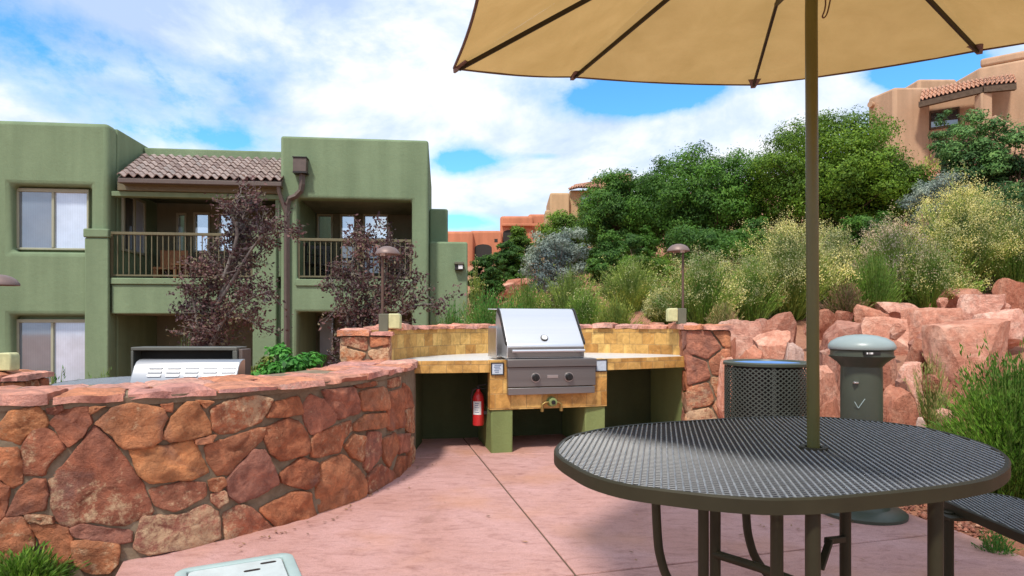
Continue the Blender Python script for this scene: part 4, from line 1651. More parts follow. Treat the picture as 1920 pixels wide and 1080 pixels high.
# ------------------------------------------------------------------ tilted market umbrella
ub = thing('umbrella', 'tan canvas parasol tilted over the picnic table on an olive pole', 'umbrella', (ctr.x, ctr.y, 0))
Hb = Vector((.866, 1.81, 2.435))
fit = (1.129, .44, 2.923, .248, -.051)
Mt = Matrix.Rotation(fit[3], 3, 'X') @ Matrix.Rotation(fit[4], 3, 'Y')
tips = []
for k in range(8):
    a = fit[2] - k * math.pi / 4
    tips.append(Hb + Mt @ Vector((fit[0] * math.cos(a), fit[0] * math.sin(a), -fit[1])))
for k, (u, v) in enumerate([(851, 128), (1072, 144), (1412, 159), (1838, 94)]):
    tips[k] = at(u, v, tips[k].y)
tips[7] = at(922, -140, tips[7].y)
MB().tube([(ctr.x, ctr.y, .03), (ctr.x, ctr.y, TZ), (Hb.x - .001, ctr.y - .004, 2.02), tuple(Hb - Vector((0, 0, .05)))], .0172, 20).build('pole', 'olive_pole', ub, smooth=True)
MB().lathe([(.23, 0), (.23, .035), (.20, .06), (.05, .075), (.03, .12), (.022, .30)], 32, (ctr.x, ctr.y, 0)).build('base', 'bronze', ub, smooth=True)
apex = Hb + Mt @ Vector((0, 0, .035))
MB().lathe([(.001, 0), (.03, 0), (.034, .03), (.015, .05), (.001, .07)], 16, tuple(apex), cap=False).build('finial', 'bronze', ub, smooth=True)
vs, fs = [], []
NR, NS = 14, 12
up = Mt @ Vector((0, 0, 1))
for k in range(8):
    a, b = tips[k], tips[(k + 1) % 8]
    base = len(vs)
    for i in range(NR + 1):
        t = i / NR
        for j in range(NS + 1):
            q = j / NS
            rim_ = a + (b - a) * q
            p = apex + (rim_ - apex) * t
            bow = math.sin(math.pi * q)
            p = p - up * (.028 * bow * t * (1.15 - .6 * t)) + (apex - rim_).normalized() * (.012 * bow * t * t)
            p = p + up * (.018 * math.sin(math.pi * t)) + up * (.004 * mnoise.noise(p * 5) + .0022 * mnoise.noise(Vector((q * 14, t * 3, k * 7))))
            vs.append(p)
    for i in range(NR):
        for j in range(NS):
            c = base + i * (NS + 1) + j
            fs.append((c, c + 1, c + NS + 2, c + NS + 1))
cv = MB().add(vs, fs)
cvo = cv.build('canopy', 'canvas', ub, smooth=True, angle=70)
mb = MB()
for k in range(8):
    a, b = tips[k], tips[(k + 1) % 8]
    pts = []
    for j in range(NS + 1):
        q = j / NS
        rim_ = a + (b - a) * q
        bow = math.sin(math.pi * q)
        pts.append(rim_ - up * (.028 * bow * .55) + (apex - rim_).normalized() * (.012 * bow))
    mb.tube(pts, .0045, 6)
mb.build('hem', 'lamp_post', cvo, smooth=True)
for k in range(8):
    e = tips[k]
    dr = (e - apex)
    low = -up * .012
    MB().bar(Hb + low - up * .01, e - dr.normalized() * .02 + low, .010, .014, up=up).build('rib', 'bronze', ub)
    sd = dr.cross(up).normalized()
    q0, q1 = e + low * .3, e - dr.normalized() * .055 + low * .2
    MB().add([q0 + sd * .010, q0 - sd * .010, q1 - sd * .030, q1 + sd * .030, q0 + sd * .010 - up * .012, q0 - sd * .010 - up * .012, q1 - sd * .022 - up * .006, q1 + sd * .022 - up * .006],
             [(0, 1, 2, 3), (4, 7, 6, 5), (0, 4, 5, 1), (1, 5, 6, 2), (2, 6, 7, 3), (3, 7, 4, 0)]).build('rib_pocket', 'lamp_cap', cvo)
    MB().bar(Vector((ctr.x, ctr.y, 2.16)), apex + dr * .5 + low * 2, .010, .014, up=up).build('strut', 'bronze', ub)
MB().lathe([(.0185, 2.13), (.04, 2.135), (.04, 2.18), (.0185, 2.185)], 18, (ctr.x, ctr.y, 0), cap=False).build('runner', 'bronze', ub, smooth=True)
mb = MB()
mb.tube(Curve3([P3(1532, 1.80, 2.25), P3(1548, 1.78, 2.05), P3(1542, 1.79, 2.00), P3(1552, 1.80, 2.02), P3(1560, 1.82, 2.12), P3(1550, 1.83, 2.25)]), .0022, 6)
mb.build('cord', 'lamp_post', ub, smooth=True)

# ------------------------------------------------------------------ utility box lid in the patio
uy = R(27)
ux = thing('utility_box', 'grey rectangular utility box lid set in the concrete by the curved wall', 'utility cover', (-1.075, 3.065, 0), uy, local=True)
# local x runs left from the far right corner, y towards the camera


def rrect(x0, x1, y0, y1, r, n=6):
    out = []
    for cx_, cy_, a0_ in ((x1 - r, y1 - r, 0), (x0 + r, y1 - r, 90), (x0 + r, y0 + r, 180), (x1 - r, y0 + r, 270)):
        for k in range(n + 1):
            a = R(a0_ + 90 * k / n)
            out.append(Vector((cx_ + r * math.cos(a), cy_ + r * math.sin(a))))
    return out


ro = rrect(-.50, 0, -.74, 0, .06)
rim_ring(MB(), ro[::-1], [(.0, .0005), (.0, .014), (.006, .018), (.044, .018), (.048, .014), (.048, .0005)]).build('rim', 'util_rim', ux, smooth=True, angle=50)
li = rrect(-.447, -.053, -.687, -.053, .03)
MB().prism([(p.x, p.y) for p in li], .0006, .0155).build('lid', 'util_lid', ux, bevel=.004)
for (x, y) in ((-.115, -.10), (-.19, -.165)):
    MB().prism([(p.x, p.y) for p in rrect(x - .035, x + .035, y - .011, y + .011, .011)], .0150, .0165).build('pull_slot', 'dark_metal', ux)
mb = MB()
for k in range(9):
    x = -.34 + k * .02
    mb.box(x, x + .012, -.32, -.27, .015, .0175)
mb.build('embossed_mark', 'util_lid', ux)

# ------------------------------------------------------------------ second grill and table behind the wall
Yb = 3.98
x0, x1 = (240 - 960) / F * Yb, (440 - 960) / F * Yb
bg_ = thing('rear_grill', 'second stainless grill seen from behind over the curved wall, hood lifted', 'grill', (x0, Yb, .5))
gzb = gz(x0 + .4, Yb + .3)
zt_ = EYE - (664 - YH) * Yb / F
mb = MB()
prof = [(0.0, .55), (0.0, .70), (.030, .79), (.060, .85), (.085, .878), (.12, .892), (.16, .892), (.16, .55)]
n = len(prof)
mb.add([(x, Yb + y, z) for x in (x0, x1) for y, z in prof], [(i, (i + 1) % n, n + (i + 1) % n, n + i) for i in range(n)] + [tuple(range(n)), tuple(range(n, 2 * n))[::-1]])
# real vents: pressed louvres standing out of the sheet
back_panel = mb.build('back_panel', 'steel', bg_, bevel=.006, seg=3, angle=20)
mb = MB()
for r_i in range(3):
    for c_i in range(5):
        xa = x0 + .105 + c_i * .117
        z = .842 - r_i * .025
        yy = Yb + .060 - (.85 - z) * .5
        mb.add([(xa, yy, z + .008), (xa + .085, yy, z + .008), (xa + .085, yy - .011, z - .004), (xa, yy - .011, z - .004), (xa, yy - .007, z - .009), (xa + .085, yy - .007, z - .009)],
               [(0, 3, 2, 1), (3, 4, 5, 2), (0, 4, 3), (1, 2, 5)])
mb.build('louvre', 'steel_bright', back_panel)
xa, xb = (245 - 960) / F * (Yb + .2), (444 - 960) / F * (Yb + .2)
ztop = EYE - (651 - YH) * (Yb + .2) / F
mb = MB()
mb.box(xa, xb, Yb + .2, Yb + .36, ztop - .022, ztop)
mb.box(xa, xa + .016, Yb + .2, Yb + .36, .55, ztop - .0225)
mb.box(xb - .030, xb, Yb + .2, Yb + .36, .55, ztop - .0225)
mb.build('hood_shell', 'shell_grey', bg_, bevel=.004)
MB().box(xa + .017, xb - .031, Yb + .29, Yb + .35, .55, ztop - .023).build('hood_inside', 'interior', bg_)
MB().box(xb + .001, xb + .028, Yb + .22, Yb + .36, .55, ztop - .015).build('side_box', 'brown_metal', bg_, bevel=.004)
MB().box(x0 - .1, x1 + .12, Yb + .005, Yb + .65, gzb - .1, .548).build('stand', 'pier_stucco', bg_, bevel=.01)
mb = MB()

tc_ = Vector((-2.93, 4.95, 0))
rt = thing('rear_table', 'grey round mesh-top table behind the wall, left of the rear grill', 'table', (tc_.x, tc_.y, gz(tc_.x, tc_.y)))
circ = [Vector((tc_.x + .57 * math.cos(2 * math.pi * k / 48), tc_.y + .57 * math.sin(2 * math.pi * k / 48))) for k in range(48)]
if sum(circ[i].x * circ[(i + 1) % 48].y - circ[(i + 1) % 48].x * circ[i].y for i in range(48)) * sum(outl[i].x * outl[(i + 1) % len(outl)].y - outl[(i + 1) % len(outl)].x * outl[i].y for i in range(len(outl))) < 0:
    circ = circ[::-1]
TZ2 = .672
build_grid(wire_grid(circ, .3, .022, .011, .009, TZ2 - .001), 'grid_top', rt)
rim_ring(MB(), circ, [(.0, TZ2 - .004), (.004, TZ2), (.012, TZ2 - .001), (.014, TZ2 - .006), (.010, TZ2 - .034), (.0, TZ2 - .034)]).build('rim', 'dark_metal', rt, smooth=True, angle=35)
gt = gz(tc_.x, tc_.y) - .02
for k in range(3):
    a = .5 + k * 2.094
    MB().tube([(tc_.x + .2 * math.cos(a), tc_.y + .2 * math.sin(a), TZ2 - .02), (tc_.x + .2 * math.cos(a), tc_.y + .2 * math.sin(a), gt)], .016, 10).build('leg', 'bronze', rt, smooth=True)

# ------------------------------------------------------------------ green apartment building
TH = R(6.4)
cT, sT = math.cos(TH), math.sin(TH)
O2 = Vector(((500 - 960) / F * 13.84, 13.84, 0))
apt = thing('apartment_building', 'two-storey sage green stucco apartment building with balconies and a tiled porch roof', 'building', O2, TH, local=True)


def L(u, v, d=0.0):
    """pixel -> (s, z) on the facade plane set back by d"""
    k = (u - 960) / F
    c = -sT * O2.x + cT * O2.y
    Y = (d + c) / (-sT * k + cT)
    x = k * Y
    return (x - O2.x) * cT + (Y - O2.y) * sT, EYE - (v - YH) * Y / F


def S(u, d=0.0):
    return L(u, YH, d)[0]


def Zv(v, u=500, d=0.0):
    return L(u, v, d)[1]


def wall_holes(mb, s0, s1, z0, z1, holes, d0, d1):
    """a wall slab with rectangular openings, one closed surface"""
    xs = sorted({s0, s1, *[h[0] for h in holes], *[h[1] for h in holes]})
    zs = sorted({z0, z1, *[h[2] for h in holes], *[h[3] for h in holes]})
    xs = [x for x in xs if s0 <= x <= s1]
    zs = [z for z in zs if z0 <= z <= z1]
    nx_, nz_ = len(xs) - 1, len(zs) - 1

    def solid(i, k):
        if not (0 <= i < nx_ and 0 <= k < nz_):
            return False
        cx_, cz_ = (xs[i] + xs[i + 1]) / 2, (zs[k] + zs[k + 1]) / 2
        return not any(h[0] < cx_ < h[1] and h[2] < cz_ < h[3] for h in holes)
    vid = {}
    vs, fs = [], []

    def V_(i, k, d):
        if (i, k, d) not in vid:
            vid[i, k, d] = len(vs)
            vs.append((xs[i], (d0, d1)[d], zs[k]))
        return vid[i, k, d]
    for i in range(nx_):
        for k in range(nz_):
            if not solid(i, k):
                continue
            fs.append((V_(i, k, 0), V_(i + 1, k, 0), V_(i + 1, k + 1, 0), V_(i, k + 1, 0)))
            fs.append((V_(i, k, 1), V_(i, k + 1, 1), V_(i + 1, k + 1, 1), V_(i + 1, k, 1)))
            if not solid(i - 1, k):
                fs.append((V_(i, k, 0), V_(i, k + 1, 0), V_(i, k + 1, 1), V_(i, k, 1)))
            if not solid(i + 1, k):
                fs.append((V_(i + 1, k, 0), V_(i + 1, k, 1), V_(i + 1, k + 1, 1), V_(i + 1, k + 1, 0)))
            if not solid(i, k - 1):
                fs.append((V_(i, k, 0), V_(i, k, 1), V_(i + 1, k, 1), V_(i + 1, k, 0)))
            if not solid(i, k + 1):
                fs.append((V_(i, k + 1, 0), V_(i + 1, k + 1, 0), V_(i + 1, k + 1, 1), V_(i, k + 1, 1)))
    mb.add(vs, fs)


def stu(mb, name='wall', bev=.035):
    return mb.build(name, 'green_stucco', apt, bevel=bev, seg=3, angle=50)


GZ = -1.2
zL = Zv(227, 100)
# left wing: front wall with two recessed windows, side wall towards the porch
w1 = (S(19), S(169), Zv(472, 90), Zv(347, 90))
w0 = (w1[0], w1[1], Zv(735, 90), Zv(591.5, 90))
mb = MB()
wall_holes(mb, S(-330), S(203), GZ, zL, [w1, w0], 0, .40)
stu(mb, bev=.10)
sc_ = S(203)
mb = MB().box(sc_ - .40, sc_ - .003, .402, 5, GZ, zL - .003)
stu(mb, 'side_wall')
mb = MB().box(S(-330), sc_ - .41, .41, 5, zL - .5, zL - .35)
stu(mb, 'roof_deck')
# pilasters either side of the porch
zc0, zc1 = Zv(430, 190), Zv(447, 190)
for (u0, u1, dd) in ((163, 207, -.10), (474, 519, -.04)):
    mb = MB().box(S(u0), S(u1), dd, .36 if u0 > 300 else -.003, GZ, zc1)
    stu(mb, 'pilaster', .03)
    mb = MB().box(S(u0) - .015, S(u1) + .02, dd - .03, .38 if u0 > 300 else -.003, zc1 + .002, zc0)
    stu(mb, 'pilaster_cap', .03)
# porch between the wings
sA, sB = sc_ + .003, S(527) - .004
zP = Zv(280, 400, 1.6)
mb = MB()
mb.box(sA, sB, 1.6, 1.95, Zv(330, 400, 1.6), zP)
stu(mb, 'parapet')
zf, zled = Zv(523), Zv(535)
mb = MB().box(S(207) + .004, S(475) - .004, -.02, .22, zled + .002, zf)
stu(mb, 'ledge', .02)
mb = MB().box(S(207) + .004, S(475) - .004, .02, .25, Zv(589), zled)
stu(mb, 'beam', .03)
mb = MB().box(sA + .01, sB - .01, .26, 2.3, zled - .1, zf - .01)
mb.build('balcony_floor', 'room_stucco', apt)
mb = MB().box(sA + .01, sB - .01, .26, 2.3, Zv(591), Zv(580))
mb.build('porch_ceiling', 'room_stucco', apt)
UPL = ((335, 347, 403, 470), (367, 391, 402, 470), (412, 436, 403, 470))
UPR = ((598, 621, 405, 447), (641, 664, 405, 447), (684, 725, 405, 447))


def through(lst, d):
    return [(S(a, d), S(b, d), Zv(dd, (a + b) / 2, d), Zv(c, (a + b) / 2, d)) for a, b, c, dd in lst]


mb = MB()
wall_holes(mb, sA + .005, sB - .005, GZ, zP - .3, through(UPL, 2.3), 2.3, 2.42)
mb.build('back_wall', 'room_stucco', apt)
mb = MB().box(S(515), sB - .006, .05, .25, zf + .05, Zv(372))
stu(mb, 'post', .015)
mb = MB().box(S(519) + .005, sB - .006, .10, .3, GZ, zf - .2)
stu(mb, 'post', .0)
# beam and eave under the tiled roof
mb = MB().box(sA + .05, sB, .02, .22, Zv(373), Zv(364))
stu(mb, 'lintel', .01)
mb = MB().box(S(222), sB - .002, -.05, .30, Zv(363.5), Zv(347))
mb.build('fascia', 'rail', apt, bevel=.01)
mb = MB().box(sA + .01, sB - .01, .31, 2.28, Zv(350), Zv(346))
mb.build('soffit', 'dark_frame', apt)
mb = MB()
gs0, gs1 = S(221, -.3), S(528, -.3)
ze = Zv(338, 400, -.3)
mb.box(gs0, gs1, -.32, -.20, ze - .10, ze)
mb.build('gutter', 'brown_metal', apt, bevel=.015)
mb = MB().box(gs0 + .03, gs1 - .02, -.198, -.051, ze - .10, ze - .06)
mb.build('eave_soffit', 'rail', apt)


def tile_roof(parent, mat, P00, P10, P01, P11, cols, rows, amp=.045, name='tile_roof', offset=False):
    """barrel tiles on a sloping quad: P00-P10 along the eave, P01-P11 along the ridge"""
    P00, P10, P01, P11 = map(Vector, (P00, P10, P01, P11))
    nrmv = (P10 - P00).cross(P01 - P00).normalized()
    if nrmv.z < 0:
        nrmv = -nrmv
    mb = MB()
    for r in range(rows):
        for c in range(cols):
            jit = random.uniform(-.006, .006)
            vs, fs = [], []
            for i in range(9):
                q = (c + i / 8) / cols
                ph = i / 8
                hgt = amp * (math.sin(2 * math.pi * ph)) + jit
                for tt, lift in ((r / rows - .01, .040), ((r + 1.12) / rows, .0)):
                    tt = min(tt, 1.0)
                    e = P00 + (P10 - P00) * q
                    f_ = P01 + (P11 - P01) * q
                    vs.append(e + (f_ - e) * tt + nrmv * (hgt + lift + .03))
                    if lift:
                        vs.append(e + (f_ - e) * tt + nrmv * (hgt + lift + .008))
            for i in range(8):
                a, b = i * 3, (i + 1) * 3
                fs += [(a, b, b + 2, a + 2), (a + 1, a, b, b + 1)] if False else [(a, b, b + 2, a + 2), (a, a + 1, b + 1, b)]
            mb.add(vs, fs)
    o = mb.build(name, mat, parent, smooth=True, angle=50)
    d_ = MB().add([P00, P10, P11, P01, P00 - nrmv * .05, P10 - nrmv * .05, P11 - nrmv * .05, P01 - nrmv * .05], [(0, 1, 2, 3), (4, 7, 6, 5), (0, 4, 5, 1), (1, 5, 6, 2), (2, 6, 7, 3), (3, 7, 4, 0)])
    d_.build('roof_deck', 'brown_metal', o)
    return o


zr_ = Zv(297, 400, 1.6)
tile_roof(apt, 'roof_tile', (gs0, -.30, ze + .01), (gs1, -.30, ze + .01), (sA + .02, 1.58, zr_), (sB - .01, 1.58, zr_), 18, 8, .038)

# right wing with stacked balconies
r0, r1 = S(527), S(803.5)
zR = Zv(259.5, 660)
h1 = (S(557.5), S(772.5), Zv(524.5, 660), Zv(374, 660))
h0 = (S(557.5), S(772.5), GZ - 1, Zv(585, 660))
mb = MB()
wall_holes(mb, r0, r1, GZ, zR, [h1, h0], -.06, .32)
stu(mb, bev=.06)
mb = MB().box(r1 - .32, r1 - .004, .322, 4.8, GZ, zR - .004)
stu(mb, 'side_wall')
mb = MB().box(r0 + .004, r0 + .32, .322, 4.8, GZ, zR - .004)
stu(mb, 'side_wall')
mb = MB().box(h1[0] - .02, h1[1] + .02, -.10, -.064, Zv(537, 660), h1[2])
stu(mb, 'ledge', .015)
mb = MB().box(r0 + .33, r1 - .33, .33, 2.4, Zv(537, 660), h1[2] - .02)
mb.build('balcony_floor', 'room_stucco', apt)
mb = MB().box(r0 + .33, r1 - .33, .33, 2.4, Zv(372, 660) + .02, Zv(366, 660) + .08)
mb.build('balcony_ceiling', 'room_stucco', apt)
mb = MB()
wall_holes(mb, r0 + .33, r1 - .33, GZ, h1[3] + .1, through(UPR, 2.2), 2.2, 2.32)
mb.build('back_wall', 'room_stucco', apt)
# lower wings on the right
mb = MB().box(S(805, .9), S(840, .9), .9, 4, GZ, Zv(391, 820, .9))
stu(mb, 'rear_block', .05)
mb = MB().box(r1 + .004, S(877, .35), .35, 4, GZ, Zv(453, 840, .35))
stu(mb, 'low_wing', .05)

# windows in the left wing
def window(name, h, dep, split, base_gap=0, panes=('pane_dark', 'pane_light')):
    s0, s1, z0, z1 = h
    fr = MB()
    e = .05
    fr.box(s0, s1, dep, dep + .08, z1 - e * 1.6, z1 - .004)
    fr.box(s0, s1, dep, dep + .08, z0 + .004, z0 + e)
    fr.box(s0, s0 + e, dep, dep + .08, z0 + e, z1 - e * 1.6)
    fr.box(s1 - e * .8, s1, dep, dep + .08, z0 + e, z1 - e * 1.6)
    sm = s0 + (s1 - s0) * split
    fr.box(sm - e / 2, sm + e / 2, dep - .008, dep + .08, z0 + e, z1 - e * 1.6)
    f_ = fr.build(name, 'frame', apt, bevel=.008)
    MB().box(s0 + e, sm - e / 2, dep + .03, dep + .05, z0 + e, z1 - e * 1.6).build('pane', panes[0], f_)
    MB().box(sm + e / 2, s1 - e * .8, dep + .045, dep + .06, z0 + e, z1 - e * 1.6).build('pane', panes[1], f_)
    return f_


window('window', (S(30, .2), S(166, .2), Zv(469, 90, .2), Zv(353, 90, .2)), .20, .505)
lw = window('window', (S(30, .2), S(163.5, .2), Zv(722, 90, .2), Zv(598, 90, .2)), .20, .505, panes=('pane_dark', 'pane_light'))
for (ua, ub_) in ((30, 166), (30, 163.5)):
    pass
for hh in (w1, w0):
    MB().box(hh[0] - .04, hh[1] + .04, .285, .395, hh[2] - .04, hh[3] + .04).build('window_recess', 'green_stucco', apt)
# glazed doors at the back of the balconies
def door(u0, u1, v0, v1, d, mat='pane_clear', arch=False, split=None, sill=None):
    s0, s1, z0, z1 = S(u0, d), S(u1, d), Zv(v1, (u0 + u1) / 2, d), Zv(v0, (u0 + u1) / 2, d)
    e = .045
    fr = MB()
    fr.box(s0 - e, s1 + e, d - .05, d - .003, z1, z1 + e)
    fr.box(s0 - e, s0, d - .05, d - .003, z0, z1)
    fr.box(s1, s1 + e, d - .05, d - .003, z0, z1)
    fr.box(s0 - e, s1 + e, d - .05, d - .003, z0 - e, z0)
    f_ = fr.build('door', 'frame' if mat == 'pane_clear' else 'dark_frame', apt, bevel=.006)
    poly = [(s0, z0), (s1, z0), (s1, z1)]
    if arch:
        for k in range(1, 8):
            a = math.pi * k / 8
            poly.append(((s0 + s1) / 2 + (s1 - s0) / 2 * math.cos(a), z1 - .06 + .06 * math.sin(a) + .0))
    poly.append((s0, z1))
    m_ = len(poly)
    MB().add([(s, dd, z) for dd in (d - .03, d - .015) for s, z in poly], [(i, (i + 1) % m_, m_ + (i + 1) % m_, m_ + i) for i in range(m_)] + [tuple(range(m_)), tuple(range(m_, 2 * m_))[::-1]]).build('pane', mat, f_)
    return f_


for (u0, u1, v0, v1) in ((335, 347, 403, 470), (367, 391, 402, 470), (412, 436, 403, 470)):
    door(u0, u1, v0, v1, 2.3, arch=True)
for (u0, u1) in ((598, 621), (641, 664), (684, 725)):
    door(u0, u1, 405, 447, 2.2)
    door(u0, u1, 462, 512, 2.2, 'pane_room')
door(600, 625, 596, 665, 2.2, 'pane_light')
door(645, 668, 600, 690, 2.2, 'pane_room')
door(700, 740, 600, 690, 2.2, 'pane_room')
door(230, 252, 600, 700, 2.3, 'pane_room')
# window in the side wall of the porch
fr = MB()
sx = sc_ + .003
for (y0_, y1_) in ((.55, .62), (1.05, 1.12), (1.55, 1.62)):
    fr.box(sx, sx + .05, y0_, y1_, Zv(470, 240, 1), Zv(372, 240, 1))
fr.box(sx, sx + .05, .55, 1.62, Zv(373, 240, 1), Zv(368, 240, 1))
fr.box(sx, sx + .05, .55, 1.62, Zv(474, 240, 1), Zv(470, 240, 1))
fw = fr.build('window', 'frame', apt)
MB().box(sx, sx + .02, .62, 1.05, Zv(470, 240, 1), Zv(373, 240, 1)).build('pane', 'pane_room', fw)
MB().box(sx, sx + .025, 1.12, 1.55, Zv(470, 240, 1), Zv(373, 240, 1)).build('pane', 'pane_light', fw)
# railings
def railing(u0, u1, vt, vb, d, mat):
    s0, s1 = S(u0, d), S(u1, d)
    zt2, zb2 = Zv(vt, (u0 + u1) / 2, d), Zv(vb, (u0 + u1) / 2, d)
    o = MB().box(s0, s1, d - .03, d + .03, zt2 - .06, zt2).build('railing', mat, apt, bevel=.006)
    mb = MB().box(s0, s1, d - .015, d + .015, zb2 + .04, zb2 + .075)
    mb.build('bottom_rail', mat, o)
    mb = MB()
    nb_ = int((s1 - s0) / .115)
    for k in range(nb_ + 1):
        s = s0 + .02 + (s1 - s0 - .04) * k / nb_
        mb.box(s - .009, s + .009, d - .009, d + .009, zb2 + .0755, zt2 - .0605)
    mb.build('baluster', mat, o)
    mb = MB()
    for s in (s0 + .02, s1 - .02):
        mb.box(s - .022, s + .022, d - .022, d + .022, zb2, zt2 - .0605)
    mb.build('rail_post', mat, o)


railing(208, 474, 436.5, 522, .08, 'rail')
railing(558.5, 771.5, 448, 524, .05, 'rail')
# scupper, downpipes, wall light
sp_ = at(564, 310, 13.6)
s_, z_ = L(564, 310, -.2)
mb = MB().box(s_ - .15, s_ + .13, -.28, -.062, z_ - .15, z_ + .15)
mb.build('scupper', 'brown_metal', apt, bevel=.01)
MB().box(s_ - .16, s_ + .145, -.30, -.0625, z_ + .151, z_ + .17).build('scupper_trim', 'dark_metal', apt)
MB().box(s_ - .155, s_ + .14, -.29, -.0625, z_ - .18, z_ - .151).build('scupper_trim', 'dark_metal', apt)
xs_ = S(538.5, -.1)
mb = MB()
pts = [(s_ + .02, -.16, z_ - .17), (s_ + .02, -.16, Zv(348, 560)), (s_ - .01, -.15, Zv(360, 560)), (s_ - .12, -.14, Zv(370, 550)), (xs_ + .05, -.13, Zv(375, 545)), (xs_ + .01, -.13, Zv(386, 540)), (xs_, -.13, Zv(400, 540)), (xs_, -.13, GZ)]
mb.tube(pts, .062, 4)
mb.build('downspout', 'brown_metal', apt)
mb = MB().tube([(S(523, -.2), -.26, ze - .09), (S(524, -.2), -.22, Zv(365, 524)), (S(530, -.2), -.15, Zv(385, 530)), (xs_ - .02, -.13, Zv(402, 538))], .045, 8)
mb.build('downspout', 'brown_metal', apt, smooth=True)
s_, z_ = L(861, 500, .2)
wl = MB().box(s_ - .10, s_ + .10, .20, .345, z_ - .08, z_ + .05).build('wall_light', 'dark_metal', apt, bevel=.01)
MB().box(s_ - .11, s_ + .11, .16, .345, z_ + .052, z_ + .11).build('hood', 'lamp_box', wl, bevel=.01)
MB().box(s_ - .02, s_ + .08, .19, .199, z_ - .05, z_ + .04).build('lens', 'white', wl)


def to_world(s, d, z):
    return Vector((O2.x + s * cT - d * sT, O2.y + s * sT + d * cT, z))


# balcony furniture
def chair(u, v, d, label, rot, mat='dark_metal', z0=None, sc=1.0):
    s, _ = L(u, v, d)
    p = to_world(s, d, 0)
    z0 = (zf if u < 500 else h1[2]) if z0 is None else z0
    t = thing('patio_chair', label, 'chair', (p.x, p.y, z0), rot, 'dark chairs on the balconies', local=True)
    MB().box(-.24, .24, -.24, .24, .42, .46).build('seat', mat, t, bevel=.01)
    mb = MB()
    mb.box(-.24, .24, .20, .235, .82, .90)
    for k in range(5):
        x = -.2 + k * .1
        mb.box(x - .02, x + .02, .205, .23, .47, .82)
    mb.build('backrest', mat, t)
    for x in (-.21, .21):
        for y in (-.21, .21):
            MB().box(x - .018, x + .018, y - .018, y + .018, .0, .419).build('leg', mat, t)
        MB().box(x - .03, x + .03, -.24, .20, .62, .65).build('armrest', mat, t)
    return t


chair(572, 490, 1.0, 'dark slatted chair at the left side of the right balcony', R(160))
chair(598, 490, 1.5, 'dark slatted chair before the first door of the right balcony', R(200))
chair(735, 490, 1.1, 'dark slatted chair at the right side of the right balcony', R(120))
s, _ = L(378, 490, 1.2)
p = to_world(s, 1.2, zf)
t = thing('balcony_table', 'small orange wood table behind the railing of the tiled porch balcony', 'table', p, TH, local=True)
MB().box(-.55, .55, -.35, .35, .36, .40).build('table_top', 'wood', t, bevel=.008)
for x in (-.48, .48):
    for y in (-.28, .28):
        MB().box(x - .03, x + .03, y - .03, y + .03, 0, .359).build('leg', 'wood', t)
s, _ = L(320, 480, 1.6)
p = to_world(s, 1.6, zf)
t = thing('balcony_cabinet', 'reddish wooden bench on the porch balcony, left of the orange table', 'bench', p, TH, local=True)
MB().box(-.32, .32, -.22, .22, .30, .36).build('seat', 'wood', t, bevel=.008)
MB().box(-.32, .32, .19, .24, .361, .80).build('backrest', 'wood', t, bevel=.008)
for x in (-.28, .28):
    MB().box(x - .03, x + .03, -.2, .18, 0, .299).build('leg', 'wood', t)

# ------------------------------------------------------------------ adobe houses up the hill
def adobe_block(parent, u0, u1, vt, vb, Y, depth, mat, yaw=0, name='wall', bev=.12, batter=0):
    a, b = at(u0, vt, Y), at(u1, vt, Y)
    wdt = (b.x - a.x)
    M = Matrix.Translation((b.x if yaw > 0 else a.x, Y, 0)) @ Matrix.Rotation(yaw, 4, 'Z')
    x0_, x1_ = (-wdt, 0) if yaw > 0 else (0, wdt)
    zb_ = at(u0, vb, Y).z
    return MB().box(x0_, x1_, 0, depth, zb_, a.z, M).build(name, mat, parent, bevel=bev, seg=3)


def rect_on(parent, u0, u1, v0, v1, Y, mat, name, dep=.06):
    a, b = at(u0, v0, Y), at(u1, v1, Y)
    return MB().box(a.x, b.x, Y - dep, Y + .05, b.z, a.z).build(name, mat, parent)


Yh = 27
hp = at(1760, 290, Yh)
ah = thing('adobe_house', 'large tan adobe house with a clay-tiled porch, uphill at the upper right', 'house', (hp.x, Yh, hp.z))
# corner tower: front face and a left face running back
a = at(1677, 163, Yh)
b = at(1745, 163, Yh)
c = Vector((at(1628, 183, 28.35).x, 28.35, 0))
zb_ = at(0, 330, Yh).z
MB().prism([(a.x, a.y), (b.x, b.y), (b.x, b.y + 3), (c.x, c.y)], zb_ - 2, a.z).build('corner_tower', 'tan_stucco', ah, bevel=.12, seg=3)
MB().tube([Vector((c.x - .10, c.y - .30, at(0, 195, 28.0).z)), Vector((c.x + .25, c.y - .15, at(0, 195, 28.0).z))], .13, 10).build('roof_drain', 'tan_stucco', ah, smooth=True)
adobe_block(ah, 1722, 1795, 147.5, 330, Yh + .9, 3, 'tan_stucco')
# tall wall coming forward to the right
a = at(1790, 150, Yh + .5)
zt3 = a.z
pts = [(a.x, a.y), (at(1836, 0, 26).x, 26.0), (at(1990, 0, 24.5).x, 24.5), (at(2150, 0, 25).x, 27), (a.x + 3, a.y + 3)]
MB().prism(pts, zb_ - 2, zt3 - .05).build('main_wall', 'tan_stucco', ah, bevel=.12, seg=3)
pts = [(at(1837, 0, 26.05).x, 26.05), (at(1990, 0, 24.55).x, 24.55), (at(2140, 0, 25.5).x, 27), (at(1900, 0, 27.5).x, 28.2)]
MB().prism(pts, zt3 - .04, zt3 + .32).build('upper_parapet', 'tan_stucco', ah, bevel=.1, seg=3)
